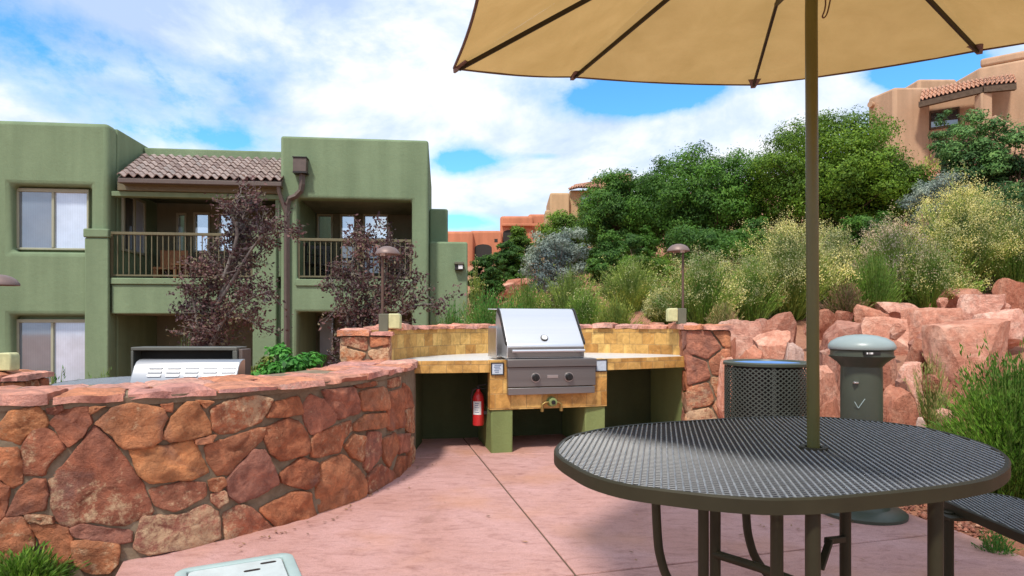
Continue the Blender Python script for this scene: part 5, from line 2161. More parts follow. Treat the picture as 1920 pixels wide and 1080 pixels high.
# porch roof: two slopes of clay tile
Ye = 25.2
e0, e1, e2 = at(1725, 189, 26.3), at(1845, 160, 24.6), at(1906, 163, 24.3)
e1.z = e0.z = e2.z = at(1725, 189, 26.3).z
g0, g1, g2 = at(1730, 176, 26.9), at(1845, 150, 25.6), at(1900, 150, 25.2)
for q in (g0, g1, g2):
    q.z = e0.z + .66
tile_roof(ah, 'clay_tile', e0, e1, g0, g1, 15, 3, .05, 'porch_roof')
tile_roof(ah, 'clay_tile', e1, e2, g1, g2, 7, 3, .05, 'porch_roof')
mb = MB()
mb.bar(e0 + Vector((0, .05, -.16)), e1 + Vector((0, .05, -.16)), .18, .22)
mb.bar(e1 + Vector((0, .05, -.16)), e2 + Vector((0, .05, -.16)), .18, .22)
mb.build('porch_beam', 'branch_brown', ah)
cp_ = e1 + Vector((.12, .2, 0))
MB().box(cp_.x - .22, cp_.x + .22, cp_.y - .2, cp_.y + .2, cp_.z - 2.2, cp_.z - .27).build('porch_column', 'tan_stucco', ah, bevel=.05)
wl_ = (at(1738, 0, 27.2), at(1850, 0, 26.0))
MB().prism([(wl_[0].x, 27.2), (wl_[1].x, 26.0), (wl_[1].x + .2, 26.4), (wl_[0].x + .2, 27.6)], zb_ - 2, e0.z + .2).build('porch_wall', 'tan_stucco', ah)
dw = (wl_[1] - wl_[0])
dw.z = 0


def on_porch(t, o):
    q = wl_[0] + dw * t
    return Vector((q.x - o * .38, q.y - o * .92, 0))


zw0, zw1 = at(0, 241, 26.9).z, at(0, 206, 26.9).z
mb = MB()
q0, q1 = on_porch(.04, 0), on_porch(.55, 0)
for (ta, tb_, za, zb2) in ((.04, .55, zw1 - .09, zw1), (.04, .55, zw0, zw0 + .09), (.04, .065, zw0 + .09, zw1 - .09), (.525, .55, zw0 + .09, zw1 - .09), (.285, .305, zw0 + .09, zw1 - .09)):
    pts4 = [on_porch(ta, .08), on_porch(tb_, .08), on_porch(tb_, .0), on_porch(ta, .0)]
    mb.prism([(q.x, q.y) for q in pts4], za, zb2)
pw = mb.build('window', 'branch_brown', ah)
pts4 = [on_porch(.06, .03), on_porch(.53, .03), on_porch(.53, .01), on_porch(.06, .01)]
MB().prism([(q.x, q.y) for q in pts4], zw0 + .08, zw1 - .08).build('pane', 'pane_room', pw)
a, b = at(1868, 214, 23.9), at(1925, 250, 23.6)
MB().add([(a.x, a.y, a.z), (b.x, b.y, b.z), (b.x, b.y, b.z - 2), (a.x, a.y, a.z - 2), (a.x, a.y + .35, a.z), (b.x, b.y + .35, b.z), (b.x, b.y + .35, b.z - 2), (a.x, a.y + .35, a.z - 2)],
         [(0, 1, 2, 3), (4, 7, 6, 5), (0, 4, 5, 1), (1, 5, 6, 2), (2, 6, 7, 3), (3, 7, 4, 0)]).build('stair_wall', 'tan_stucco', ah, bevel=.06)

Ym = 37
hp = at(1090, 420, Ym)
mh = thing('adobe_house', 'ochre adobe house with a hipped tile roof, half hidden by the junipers in mid-distance', 'house', (hp.x, Ym, hp.z))
adobe_block(mh, 1031, 1068, 361, 450, Ym, 4, 'gold_stucco')
adobe_block(mh, 1068, 1118, 356, 450, Ym + .4, 4, 'gold_stucco')
adobe_block(mh, 1112, 1150, 333, 450, Ym + 2.5, 4, 'gold_stucco')
adobe_block(mh, 1140, 1185, 325, 450, Ym + 3.2, 4, 'gold_stucco')
e0, e1, e2 = at(1066, 356, Ym + .2), at(1084, 357, Ym - .5), at(1128, 356, Ym - .3)
e1.z = e2.z = e0.z
g0, g1, g2 = at(1082, 347, Ym + 1.4), at(1108, 343, Ym + 1.2), at(1128, 340, Ym + 1.3)
tile_roof(mh, 'clay_tile', e0, e1, g0, g1, 6, 3, .05, 'hip_roof')
tile_roof(mh, 'clay_tile', e1, e2, g1, g2, 9, 3, .05, 'hip_roof')
fw = rect_on(mh, 1089, 1110, 366, 392, Ym + .38, 'frame', 'window', .1)
rect_on(fw, 1091, 1108, 369, 390, Ym + .27, 'pane_room', 'pane', .03) if False else None
MB().box(at(1091, 0, Ym).x, at(1108, 0, Ym).x, Ym + .24, Ym + .275, at(0, 390, Ym).z, at(0, 368, Ym).z).build('pane', 'pane_room', fw)
adobe_block(mh, 1022, 1032, 393, 450, Ym - 2, 1.2, 'gold_stucco', name='wing_wall')

Yr = 44
hp = at(930, 470, Yr)
rh = thing('adobe_house', 'low red adobe house with dark arched openings, farthest behind the green building', 'house', (hp.x, Yr, hp.z))
adobe_block(rh, 830, 887, 433, 530, Yr, 5, 'red_stucco', bev=.2)
adobe_block(rh, 880, 941, 432, 520, Yr + .6, 5, 'red_stucco', bev=.2)
adobe_block(rh, 937.5, 1000, 404.5, 500, Yr + 1.5, 6, 'red_stucco', bev=.2)
adobe_block(rh, 990, 1034, 401, 500, Yr + 2.2, 6, 'red_stucco', bev=.2)
adobe_block(rh, 941, 1034, 419, 424, Yr + 1.2, .28, 'red_stucco', name='ledge', bev=.05)


def arch(parent, u0, u1, v0, v1, Y, name='opening'):
    a, b = at(u0, v1, Y), at(u1, v0, Y)
    w_ = b.x - a.x
    poly = [(a.x, a.z), (b.x, a.z)]
    for k in range(9):
        t_ = math.pi * k / 8
        poly.append(((a.x + b.x) / 2 + w_ / 2 * math.cos(t_), b.z - w_ * .22 + w_ * .22 * math.sin(t_)))
    m_ = len(poly)
    MB().add([(x, y, z) for y in (Y - .03, Y + .02) for x, z in poly], [(i, (i + 1) % m_, m_ + (i + 1) % m_, m_ + i) for i in range(m_)] + [tuple(range(m_)), tuple(range(m_, 2 * m_))[::-1]]).build(name, 'interior', parent)


arch(rh, 943, 971, 431, 462, Yr + 1.5)
arch(rh, 890, 922, 458, 490, Yr + .6)
rect_on(rh, 927, 933, 448, 454, Yr + .6, 'interior', 'opening', .02)

# ------------------------------------------------------------------ boulders
def boulder_mesh(seed, nplanes=12):
    r = random.Random(seed)
    import bmesh
    bm = bmesh.new()
    bmesh.ops.create_icosphere(bm, subdivisions=5, radius=1)
    planes = []
    for _ in range(nplanes):
        n = Vector((r.gauss(0, 1), r.gauss(0, 1), r.gauss(0, .8))).normalized()
        planes.append((n, r.uniform(.42, .78)))
    planes.append((Vector((r.uniform(-.25, .25), r.uniform(-.3, .1), 1)).normalized(), r.uniform(.45, .62)))
    off = Vector((seed * 3.1, seed * 1.7, 0))
    for v in bm.verts:
        p = v.co.copy()
        for n, d in planes:
            e = p.dot(n) - d
            if e > 0:
                p -= n * e
        q = p + off
        p += p.normalized() * (.045 * mnoise.fractal(q * 1.5, 1, 2, 3) + .020 * mnoise.fractal(q * 4.5, .75, 2, 5))
        v.co = p
    lo = [min(v.co[i] for v in bm.verts) for i in range(3)]
    hi = [max(v.co[i] for v in bm.verts) for i in range(3)]
    for v in bm.verts:
        v.co = Vector([((v.co[i] - lo[i]) / (hi[i] - lo[i]) - (.5 if i < 2 else 0)) for i in range(3)])
    me = bpy.data.meshes.new('boulder')
    bm.to_mesh(me)
    bm.free()
    me.shade_smooth()
    me.set_sharp_from_angle(angle=R(24))
    return me


def boulder_mat(k, base, dark, pale):
    m, nt, b = new_mat('sandstone %d' % k)
    f, v = texnoise(nt, 2.0, 8, .65, dist=.8)
    c = ramp(nt, [(.25, dark), (.48, base), (.7, pale)], f)
    f2, _ = texnoise(nt, 10, 10, .75)
    c = mix(nt, .8, c, ramp(nt, [(.30, (.48, .42, .40)), (.48, (1, 1, 1)), (.70, (1.32, 1.3, 1.28))], f2), 'MULTIPLY')
    f3, _ = texnoise(nt, 3.1, 9, .7, stretch=(.6, .6, 2.2))
    c = mix(nt, math_node(nt, 'MULTIPLY', ramp(nt, [(.58, (0, 0, 0)), (.68, (1, 1, 1))], f3), .55), c, pale)
    nt.links.new(c, b.inputs['Base Color'])
    b.inputs['Roughness'].default_value = .9
    b.inputs['Specular IOR Level'].default_value = .2
    vo = nt.nodes.new('ShaderNodeTexVoronoi')
    vo.feature = 'DISTANCE_TO_EDGE'
    vo.inputs['Scale'].default_value = 1.3
    mpv = nt.nodes.new('ShaderNodeMapping')
    mpv.inputs['Scale'].default_value = (1, 1, 1.8)
    mpv.inputs['Rotation'].default_value = (.4, .3, k)
    nt.links.new(v, mpv.inputs[0])
    wn = nt.nodes.new('ShaderNodeVectorMath')
    wn.operation = 'ADD'
    nz_ = nt.nodes.new('ShaderNodeTexNoise')
    nz_.inputs['Scale'].default_value = 2.5
    nt.links.new(v, nz_.inputs['Vector'])
    nt.links.new(mpv.outputs[0], wn.inputs[0])
    nt.links.new(nz_.outputs['Color'], wn.inputs[1])
    nt.links.new(wn.outputs[0], vo.inputs['Vector'])
    crack = ramp(nt, [(0, (0, 0, 0)), (.035, (1, 1, 1))], vo.outputs['Distance'])
    oi = nt.nodes.new('ShaderNodeObjectInfo')
    c = mix(nt, 1, c, ramp(nt, [(0, (.66, .60, .58)), (.5, (.95, .93, .92)), (1, (1.2, 1.22, 1.22))], oi.outputs['Random']), 'MULTIPLY')
    nt.links.new(c, b.inputs['Base Color'])
    h = math_node(nt, 'ADD', math_node(nt, 'ADD', f2, math_node(nt, 'MULTIPLY', f3, .8)), math_node(nt, 'MULTIPLY', crack, .05))
    bump(nt, b, h, .7, .045)
    return m


BM = [boulder_mat(0, (.56, .25, .165), (.38, .135, .082), (.75, .46, .34)),
      boulder_mat(1, (.62, .305, .22), (.43, .17, .115), (.79, .54, .42)),
      boulder_mat(2, (.49, .195, .12), (.33, .112, .068), (.65, .355, .24)),
      boulder_mat(3, (.56, .36, .29), (.42, .22, .16), (.70, .56, .48))]
for i, (cx0, cy0, cx1, cy1, Yd, dep, mt, lab) in enumerate(BL):
    u0, u1, v0, v1 = 1340 + cx0 / 3.31, 1340 + cx1 / 3.31, 500 + cy0 / 3.31, 500 + cy1 / 3.31
    me = boulder_mesh(i + 3)
    me.materials.append(BM[mt])
    o = bpy.data.objects.new('boulder', me)
    COL.objects.link(o)
    W_ = (u1 - u0) / F * Yd * .93
    zt4, zb4 = EYE - (v0 - YH) * Yd / F, EYE - (v1 - YH) * Yd / F
    xc = ((u0 + u1) / 2 - 960) / F * Yd
    D_ = max(min(W_ * dep, 1.1), .12)
    gnd = gz(xc, Yd + D_ * .3)
    zb4 = min(zb4 - .12 * (zt4 - zb4), max(gnd - .1, zb4 - .5))
    o.location = (xc, Yd + D_ * .35, zb4)
    o.scale = (W_, D_, zt4 - zb4)
    o.rotation_euler = (random.uniform(-.12, .12), random.uniform(-.14, .14), random.uniform(-.3, .3))
    tag(o, lab, 'boulder', 'red sandstone boulders on the slope')

SMALL = [(1100, 350, 1180, 420, 6.3, 'small angular rock wedged behind the bollard cap on the right'), (820, 440, 900, 500, 6.0, 'small pink rock just above the left of the bollard cap'),
         (1560, 330, 1660, 420, 6.5, 'small rock left of the wide edge boulder, above the leaning slab'), (1400, 400, 1470, 470, 5.8, 'small rock in the gap left of the leaning slab top'),
         (1120, 690, 1200, 760, 4.9, 'fist-sized rock above the big front boulder'), (1300, 660, 1400, 740, 4.75, 'small rock between the brown-grey boulder and the leaning slab'),
         (560, 330, 640, 410, 7.1, 'small rock just left of the parasol pole on the upper row'), (240, 320, 330, 380, 7.2, 'small rock on top of the pale pink boulders by the pillar'),
         (760, 270, 850, 340, 7.4, 'small rock beside the cracked boulder on the upper row'), (1380, 190, 1450, 250, 7.7, 'small rock under the left end of the high flat-topped boulder'),
         (1760, 220, 1830, 300, 7.5, 'small rock below the right edge boulder'), (840, 700, 900, 780, 4.9, 'small rock right behind the bollard shaft, low'),
         (990, 860, 1060, 930, 4.4, 'small rock at the left foot of the big front boulder'), (1400, 880, 1480, 960, 4.3, 'small dark rock at the right foot of the big front boulder')]
for i, (cx0, cy0, cx1, cy1, Yd, lab) in enumerate(SMALL):
    u0, u1, v0, v1 = boulder_px((cx0, cy0, cx1, cy1))
    me = boulder_mesh(i + 101, 12)
    me.materials.append(BM[i % 3])
    o = bpy.data.objects.new('boulder', me)
    COL.objects.link(o)
    W_ = (u1 - u0) / F * Yd * 1.15
    zt4, zb4 = EYE - (v0 - YH) * Yd / F, EYE - (v1 - YH) * Yd / F
    o.location = (((u0 + u1) / 2 - 960) / F * Yd, Yd, zb4 - .06)
    o.scale = (W_, W_ * .9, zt4 - zb4 + .06)
    o.rotation_euler = (0, 0, random.uniform(0, 3))
    tag(o, lab, 'boulder', 'red sandstone boulders on the slope')

# small loose rocks on the slope beside the counter
ROCKS = [(1195, 592, 7.6, .26, 'loose red rock low on the scree behind the counter'), (1212, 575, 8.0, .30, 'loose red rock in the middle of the scree behind the counter'),
         (1228, 560, 8.6, .24, 'loose red rock at the top of the scree behind the counter'), (1180, 598, 7.5, .18, 'small red rock at the left foot of the scree'),
         (952, 498, 20, .9, 'long red rock on the bare patch below the far adobe house'), (975, 492, 21, .8, 'red rock at the upper edge of the bare hillside patch'),
         (1000, 500, 20, .7, 'red rock beside the silver bush')]
for i, (u, v, Yd, sz, lab) in enumerate(ROCKS):
    me = boulder_mesh(i + 61, 9)
    me.materials.append(BM[(0, 2)[i % 2]])
    o = bpy.data.objects.new('rock', me)
    COL.objects.link(o)
    x = (u - 960) / F * Yd
    o.location = (x, Yd, gz(x, Yd) - .05 * sz)
    o.scale = (sz * 1.2, sz, sz * .62)
    o.rotation_euler = (0, 0, random.uniform(0, 6))
    tag(o, lab, 'rock', 'loose red rocks on the hillside')

# gravel: one pile of pebbles nobody could count
def pebbles():
    n = 9000
    areas = []
    xy = []
    while len(xy) < n:
        k = random.random()
        if k < .45:
            x, y = random.uniform(2.3, 3.3), random.uniform(1.2, 4.6)
            e = 2.34 + (3.79 - y) * .125 if y < 3.79 else 2.36 - (y - 3.79) * .12
            if x < e - .01:
                continue
        elif k < .62:
            x, y = random.uniform(1.3, 3.6), random.uniform(4.4, 6.2)
        elif k < .80:
            x, y = random.uniform(-3.4, -1.75), random.uniform(2.1, 3.0)
            s_, yd = 0, 0
            # stay in front of the wall, off the concrete
            q, _t = wc.at(min(range(0, 60), key=lambda i: abs(wc.at(wc.len * i / 60)[0].x - x)) * wc.len / 60)
            if y > q.y - .02 or x > -1.86 + (3.0 - y) * .12:
                continue
        elif k < .9:
            x, y = random.uniform(.9, 2.6), random.uniform(7.2, 9.2)
        else:
            x, y = random.uniform(-.6, 1.2), random.uniform(16, 24)
        xy.append((x, y))
    xy = np.array(xy)
    z = gz_np(xy[:, 0], xy[:, 1])
    r = rng.uniform(.007, .022, n) * np.where(xy[:, 1] > 10, 4, 1)
    c = np.c_[xy, z + r * .3]
    t = np.array([(1, 0, 0), (-1, 0, 0), (0, 1, 0), (0, -1, 0), (0, 0, 1), (0, 0, -1)], float)
    V = c[:, None, :] + (t[None] * rng.uniform(.6, 1.25, (n, 6, 1)) + rng.normal(0, .15, (n, 6, 3))) * r[:, None, None] * np.array([1, 1, .7])
    tri = np.array([(0, 2, 4), (2, 1, 4), (1, 3, 4), (3, 0, 4), (2, 0, 5), (1, 2, 5), (3, 1, 5), (0, 3, 5)])
    Q = (np.arange(n)[:, None, None] * 6 + tri[None]).reshape(-1, 3)
    o = np_mesh('gravel', V.reshape(-1, 3), Q, 'gravel')
    o['kind'] = 'stuff'
    o['label'] = 'reddish gravel spread along the patio edges and slope'


pebbles()

# ------------------------------------------------------------------ vegetation
def leafquads(C, size, asp=.45, up=.0, dirs=None):
    n = len(C)
    a = rand_dir(n) if dirs is None else nrm(dirs)
    a[:, 2] += up
    a = nrm(a)
    b = nrm(np.cross(a, rand_dir(n)))
    s = (size * rng.uniform(.6, 1.35, n))[:, None]
    return diamonds(C, a * s * .5, b * s * .5 * asp)


def leafshell(C, N, size, asp=.6):
    """leaves lying roughly along the surface of their clump"""
    n = len(C)
    N = nrm(N + rand_dir(n) * .55)
    a = nrm(np.cross(N, rand_dir(n)))
    b = np.cross(N, a)
    s = (size * rng.uniform(.6, 1.4, n))[:, None]
    return diamonds(C, a * s * .5 + N * s * .12, b * s * .5 * asp)


def limb(mb, p, q, r0, r1, wob=.08, n=5):
    p, q = Vector(p), Vector(q)
    d = (q - p).length
    pts = []
    for i in range(n + 1):
        t = i / n
        w_ = wob * d * math.sin(math.pi * t)
        pts.append(p + (q - p) * t + Vector((random.uniform(-1, 1), random.uniform(-1, 1), random.uniform(-.3, .6))) * w_)
    mb.tube(pts, [r0 + (r1 - r0) * i / n for i in range(n + 1)], 6, cap=False)


SPACE = .36


def crown_tree(name, lab, cat, u, vtop, w, Y, mat, group, nclump=60, per=330, leaf=.085, trunk='branch_brown', zlow=None, vbase=None, taper=.0, gap=.0, asp=.45, clump=.26, seed=1, up=.3):
    random.seed(seed)
    x = (u - 960) / F * Y
    zg = gz(x, Y) - .1 if vbase is None else EYE - (vbase - YH) * Y / F
    ztop = EYE - (vtop - YH) * Y / F
    H = ztop - zg
    Rr = w / 2 / F * Y
    t = thing(name, lab, cat, (x, Y, zg), 0, group, local=True)
    z0 = H * (.06 if zlow is None else zlow)
    cents = []
    k = 0
    while len(cents) < nclump and k < 12000:
        k += 1
        dv = Vector((random.gauss(0, 1), random.gauss(0, 1), random.gauss(0, 1))).normalized()
        rr = random.random() ** .30
        p = dv * rr
        zz = .5 + .5 * p.z
        shrink = 1 - taper * max(0, zz - .25) / .75
        lump = 1 + .22 * mnoise.noise(Vector((dv.x * 1.6 + seed * 7, dv.y * 1.6, dv.z * 1.6)))
        c = Vector((p.x * Rr * .93 * shrink * lump, p.y * Rr * .93 * shrink * lump, z0 + (H - z0) * (.07 + .86 * zz * min(1.05, lump))))
        cr = clump * Rr * random.uniform(.55, 1.2)
        if all((c - q[0]).length > SPACE * (cr + q[1]) for q in cents):
            cents.append((c, cr))
    mb = MB()
    nst = random.choice((2, 3))
    fork = Vector((0, 0, H * .16))
    for i in range(nst):
        a = i * 6.28 / nst + random.random()
        limb(mb, (.05 * math.cos(a), .05 * math.sin(a), 0), (Rr * .22 * math.cos(a), Rr * .22 * math.sin(a), H * .55), .045 * H * .45, .02 * H * .4)
    for c, cr in cents[::2]:
        s_ = Vector((c.x * .22, c.y * .22, c.z * .5))
        limb(mb, s_, c, .012 * H * .5, .004 * H * .5, .1, 4)
    mb.build('trunk', trunk, t, smooth=True, angle=60)
    Cs, Ns = [], []
    mid = np.array([0, 0, H * .45])
    for c, cr in cents:
        n = int(1.5 * per * random.uniform(.8, 1.25) * (cr / (clump * Rr)) ** 1.6)
        dv = rand_dir(n)
        dv[:, 2] += .25
        dv = nrm(dv)
        lum = 1 + .22 * np.sin(dv @ (rand_dir(1)[0] * 6)) + .16 * np.sin(dv @ (rand_dir(1)[0] * 11))
        d_ = dv * (rng.random(n) ** .30 * lum)[:, None] * cr * np.array([1.1, 1.1, .70])
        stray = rng.random(n) < .07
        d_[stray] *= rng.uniform(1.05, 1.35, (stray.sum(), 1))
        Cs.append(np.array(c) + d_)
        Ns.append(dv + .35 * nrm(np.array([c]) - mid) + np.array([0, 0, up * .5]))
    V, Q = leafshell(np.concatenate(Cs), np.concatenate(Ns), leaf * .72, max(asp, .4))
    np_mesh('crown', V, Q, mat, t)
    return t


GT = 'junipers and pinyons on the hillside'
SPACE = .44
crown_tree('juniper_tree', 'broad dark green juniper, between the lower stepped one and the tallest yellow-green one', 'tree', 1312, 272, 262, 15.5, 'lf_juniper', GT, 160, 430, .085, seed=11, clump=.23, vbase=500)
crown_tree('juniper_tree', 'lower dark juniper stepping down to the ochre adobe house from the broad one', 'tree', 1168, 318, 170, 16.4, 'lf_juniper', GT, 110, 400, .085, seed=12, clump=.25, vbase=500)
crown_tree('juniper_tree', 'tallest yellow-green juniper, behind the parasol pole', 'tree', 1552, 194, 330, 14.2, 'lf_juniper2', GT, 200, 430, .08, seed=23, taper=.35, clump=.21, vbase=480)
crown_tree('juniper_tree', 'lower shoulder of juniper right of the parasol pole, in front of the tan adobe house', 'tree', 1655, 285, 150, 13.6, 'lf_juniper2', GT, 80, 330, .075, seed=5, clump=.24)
SPACE = .36
crown_tree('pinyon_tree', 'airy grey-green pinyon in front of the tiled porch of the adobe house', 'tree', 1812, 205, 150, 12.6, 'lf_pinyon', GT, 42, 300, .085, seed=8, clump=.30, zlow=.2, up=.5)
crown_tree('pinyon_tree', 'green pinyon at the right picture edge below the adobe stair wall', 'tree', 1915, 225, 150, 12.0, 'lf_pinyon', GT, 44, 330, .085, seed=9, clump=.30, up=.5)
crown_tree('pinyon_tree', 'slim young tree with bare twigs, up beside the porch column of the adobe house', 'tree', 1778, 178, 60, 15.5, 'lf_pinyon', GT, 16, 110, .09, seed=19, clump=.36, zlow=.35, up=.5)
crown_tree('juniper_tree', 'green tree behind the silver bush, under the ochre adobe house', 'tree', 1075, 385, 130, 21, 'lf_juniper2', GT, 90, 300, .11, seed=31, clump=.24)
crown_tree('juniper_tree', 'pointed bright green young juniper right of the silver bush', 'tree', 1141, 425, 92, 13.2, 'lf_bright', GT, 80, 240, .07, seed=14, clump=.26, taper=.55, up=.8)
crown_tree('juniper_tree', 'small round dark juniper beside the wall light wing of the green building', 'tree', 912, 457, 66, 18, 'lf_juniper', GT, 80, 240, .09, seed=15, clump=.28)
crown_tree('juniper_tree', 'yellow-green sapling in front of the far red adobe house', 'tree', 974, 420, 70, 24, 'lf_juniper2', GT, 70, 200, .12, seed=16, clump=.28, taper=.45)
crown_tree('juniper_tree', 'dark low juniper just left of the silver bush', 'tree', 955, 445, 62, 22, 'lf_juniper', GT, 60, 240, .11, seed=17, clump=.3)
crown_tree('silver_bush', 'large silver-grey bush on the hillside above the grill hood', 'bush', 1043, 415, 128, 13.6, 'lf_silver', None, 90, 170, .07, trunk='branch_grey', seed=18, clump=.24, asp=.25, up=.4)
crown_tree('silver_bush', 'blue-grey sage below the pinyon, above the large yellow brush', 'bush', 1765, 305, 110, 11.5, 'lf_silver', None, 30, 300, .06, trunk='branch_grey', seed=20, clump=.34, asp=.25, up=.4)
crown_tree('silver_bush', 'blue-grey sage under the edge pinyon at the far right', 'bush', 1870, 330, 110, 11.0, 'lf_pinyon', None, 30, 300, .06, trunk='branch_grey', seed=21, clump=.34, asp=.25, up=.4)
crown_tree('dark_shrub', 'dark undergrowth below the broad juniper', 'bush', 1330, 420, 170, 12.6, 'lf_juniper', None, 40, 300, .075, seed=24, clump=.3)
crown_tree('dark_shrub', 'dark undergrowth below the tallest juniper', 'bush', 1640, 385, 130, 11.6, 'lf_juniper', None, 34, 300, .07, seed=25, clump=.3)


crown_tree('dark_shrub', 'green shrub left of the right path light, below the broad juniper', 'bush', 1215, 470, 120, 11.6, 'lf_juniper2', None, 30, 300, .07, seed=44, clump=.3)
crown_tree('dark_shrub', 'shrub between the young juniper and the broad juniper', 'bush', 1190, 415, 90, 14.2, 'lf_juniper', None, 26, 300, .08, seed=45, clump=.3)
crown_tree('dark_shrub', 'dark shrub filling the gap under the two big junipers', 'bush', 1420, 400, 110, 13.2, 'lf_juniper', None, 30, 300, .08, seed=46, clump=.3)


def brush(u, vtop, w, Y, lab, leafm='lf_rabbit', flowm='flower', nst=420, flow=1.0, seed=1, spread=1.0, name='rabbitbrush', lw=.0095, leaf=.05, vbase=None, cat='shrub', group='brush shrubs on the slope', zb=None, lean=.0, per=13):
    """many thin arching stems with needle leaves, flower tufts at the tips"""
    global rng
    rng = np.random.default_rng(seed * 13 + 5)
    x = (u - 960) / F * Y
    zg = (gz(x, Y) - .04) if zb is None else zb
    H = EYE - (vtop - YH) * Y / F - zg
    Rr = w / 2 / F * Y * 1.04
    t = thing(name, lab, cat, (x, Y, zg), 0, group, local=True)
    n = int(nst * 1.5)
    az = rng.uniform(0, 2 * np.pi, n)
    el = rng.random(n) ** .7
    out = np.sin(el * np.pi / 2 * .96)
    jit = rng.uniform(.64, 1.0, n) ** .8 * (1 + .16 * (rng.random(n) < .08))
    ph = rng.uniform(0, 6, 3)
    lump = 1 + .17 * np.sin(3 * az + ph[0]) * out + .13 * np.sin(5 * az + ph[1]) + .08 * np.sin(9 * az + ph[2])
    tip = np.c_[np.cos(az) * out * Rr * jit * lump + lean * Rr, np.sin(az) * out * Rr * jit * lump, H * np.sqrt(np.maximum(0, 1 - (out * .93) ** 2)) * jit * (1 - .10 * (1 - lump)) + .10 * H * out * (rng.random(n))]
    base = np.c_[np.cos(az), np.sin(az), np.zeros(n)] * (out * Rr * .28 * rng.random(n))[:, None]
    mid = base * .35 + tip * .65
    mid[:, 2] = base[:, 2] * .3 + tip[:, 2] * .80
    K = 5
    ts = np.linspace(0, 1, K)
    pts = [(1 - a) ** 2 * base + 2 * a * (1 - a) * mid + a * a * tip for a in ts]
    V, Q = [], []
    side = nrm(np.cross(tip - base, rand_dir(n)))
    cnt = 0
    for i in range(K - 1):
        p, q = pts[i], pts[i + 1]
        w0, w1 = lw * (1 - .6 * ts[i]), lw * (1 - .6 * ts[i + 1])
        V.append(np.stack([p - side * w0 / 2, p + side * w0 / 2, q + side * w1 / 2, q - side * w1 / 2], 1).reshape(-1, 3))
        Q.append(np.arange(4 * n).reshape(n, 4) + cnt)
        cnt += 4 * n
    np_mesh('stems', np.concatenate(V), np.concatenate(Q), 'stem_green', t)
    Cs, Ds = [], []
    for _ in range(per):
        a = rng.uniform(.22, 1.0, n)[:, None]
        c = (1 - a) ** 2 * base + 2 * a * (1 - a) * mid + a * a * tip
        dr = nrm(2 * (1 - a) * (mid - base) + 2 * a * (tip - mid))
        dd = dr + rand_dir(n) * .55
        Cs.append(c + rand_dir(n) * (.055 * Rr + .01) * rng.random((n, 1)))
        Ds.append(dd)
    V, Q = leafquads(np.concatenate(Cs), leaf * (.6 + .5 * min(1.6, Rr)), .22, .15, np.concatenate(Ds))
    np_mesh('foliage', V, Q, leafm, t)
    if flow > 0:
        sel = rng.random(n) < .75 * flow
        m = int(sel.sum())
        Cs = []
        for _ in range(int(20 * flow) + 5):
            Cs.append(tip[sel] + rng.normal(0, 1, (m, 3)) * np.array([.042, .042, .05]) * (.4 + .5 * Rr) + np.array([0, 0, .01]))
        V, Q = leafquads(np.concatenate(Cs), .016 * (.7 + .35 * Y / 9), .7, .2)
        np_mesh('flowers', V, Q, flowm, t)['kind'] = 'stuff'
    return t


brush(1800, 348, 225, 9.3, 'largest cream-flowered rabbitbrush, upper right above the boulders', seed=1, nst=620, flow=1.3)
brush(1672, 412, 165, 9.0, 'rabbitbrush with pinkish seed heads, right of the parasol pole', seed=2, nst=480, flowm='flower_pink', flow=.9)
brush(1478, 418, 205, 8.7, 'full cream-flowered rabbitbrush just left of the parasol pole', seed=3, nst=600, flow=1.2)
brush(1318, 472, 165, 8.3, 'green-yellow rabbitbrush behind the right path light', 'lf_rabbit2', seed=4, nst=480, flow=.8)
brush(1905, 395, 150, 8.9, 'leafy green brush at the right edge, above the top boulder', 'lf_rabbit2', seed=5, nst=480, flow=.5)
brush(1640, 462, 100, 8.35, 'low bright green spiky brush below the pinkish seed heads', 'lf_broom', seed=6, nst=360, flow=.0)
brush(1740, 455, 170, 8.7, 'cream-tipped brush low above the flat-topped boulder', 'lf_rabbit2', seed=66, nst=420, flow=.8)
brush(1560, 430, 110, 9.4, 'flowering brush partly behind the parasol pole', seed=67, nst=380, flow=1.1)
brush(1410, 480, 110, 8.4, 'low green brush between the path light and the full rabbitbrush', 'lf_rabbit2', seed=68, nst=340, flow=.6)
brush(1185, 486, 150, 10.6, 'pale grey-green brush below the broad juniper', seed=7, nst=480, flow=.25)
brush(1068, 503, 140, 10.2, 'tall soft green brush above the grill hood', seed=8, nst=480, flow=.15)
brush(990, 520, 110, 9.9, 'darker green brush above the left part of the grill hood', 'lf_rabbit2', seed=9, nst=400, flow=.1)
brush(915, 535, 110, 8.8, 'dark green brush beside the low wing of the green building', 'lf_hedge', seed=10, nst=420, flow=.1)
brush(1155, 552, 95, 8.3, 'low yellow-green brush right of the grill hood', 'lf_yellow', seed=11, nst=360, flow=.0)
brush(1095, 535, 100, 9.0, 'mid green brush right behind the grill hood', 'lf_rabbit2', seed=12, nst=400, flow=.2)
brush(893, 508, 55, 12.3, 'yellow brush at the corner of the low green wing', 'lf_yellow', seed=13, nst=260, flow=.2)
brush(850, 560, 90, 9.4, 'dark shrub in front of the low green wing', 'lf_hedge', seed=14, nst=360, flow=.0)
brush(960, 552, 80, 8.3, 'small dark green brush behind the coping left of the hood', 'lf_hedge', seed=15, nst=300, flow=.0)
brush(1240, 545, 70, 8.8, 'small flowering tuft left of the right path light', seed=16, nst=240, flow=.9)
brush(1355, 560, 70, 7.6, 'dry grass tuft behind the right pillar cap', 'lf_dry', seed=17, nst=200, flow=0, name='dry_grass', cat='grass')
brush(1585, 527, 75, 8.0, 'brown dry scrub mound right of the parasol pole', 'lf_scrub', seed=18, nst=420, flow=0, name='dry_scrub', per=18)
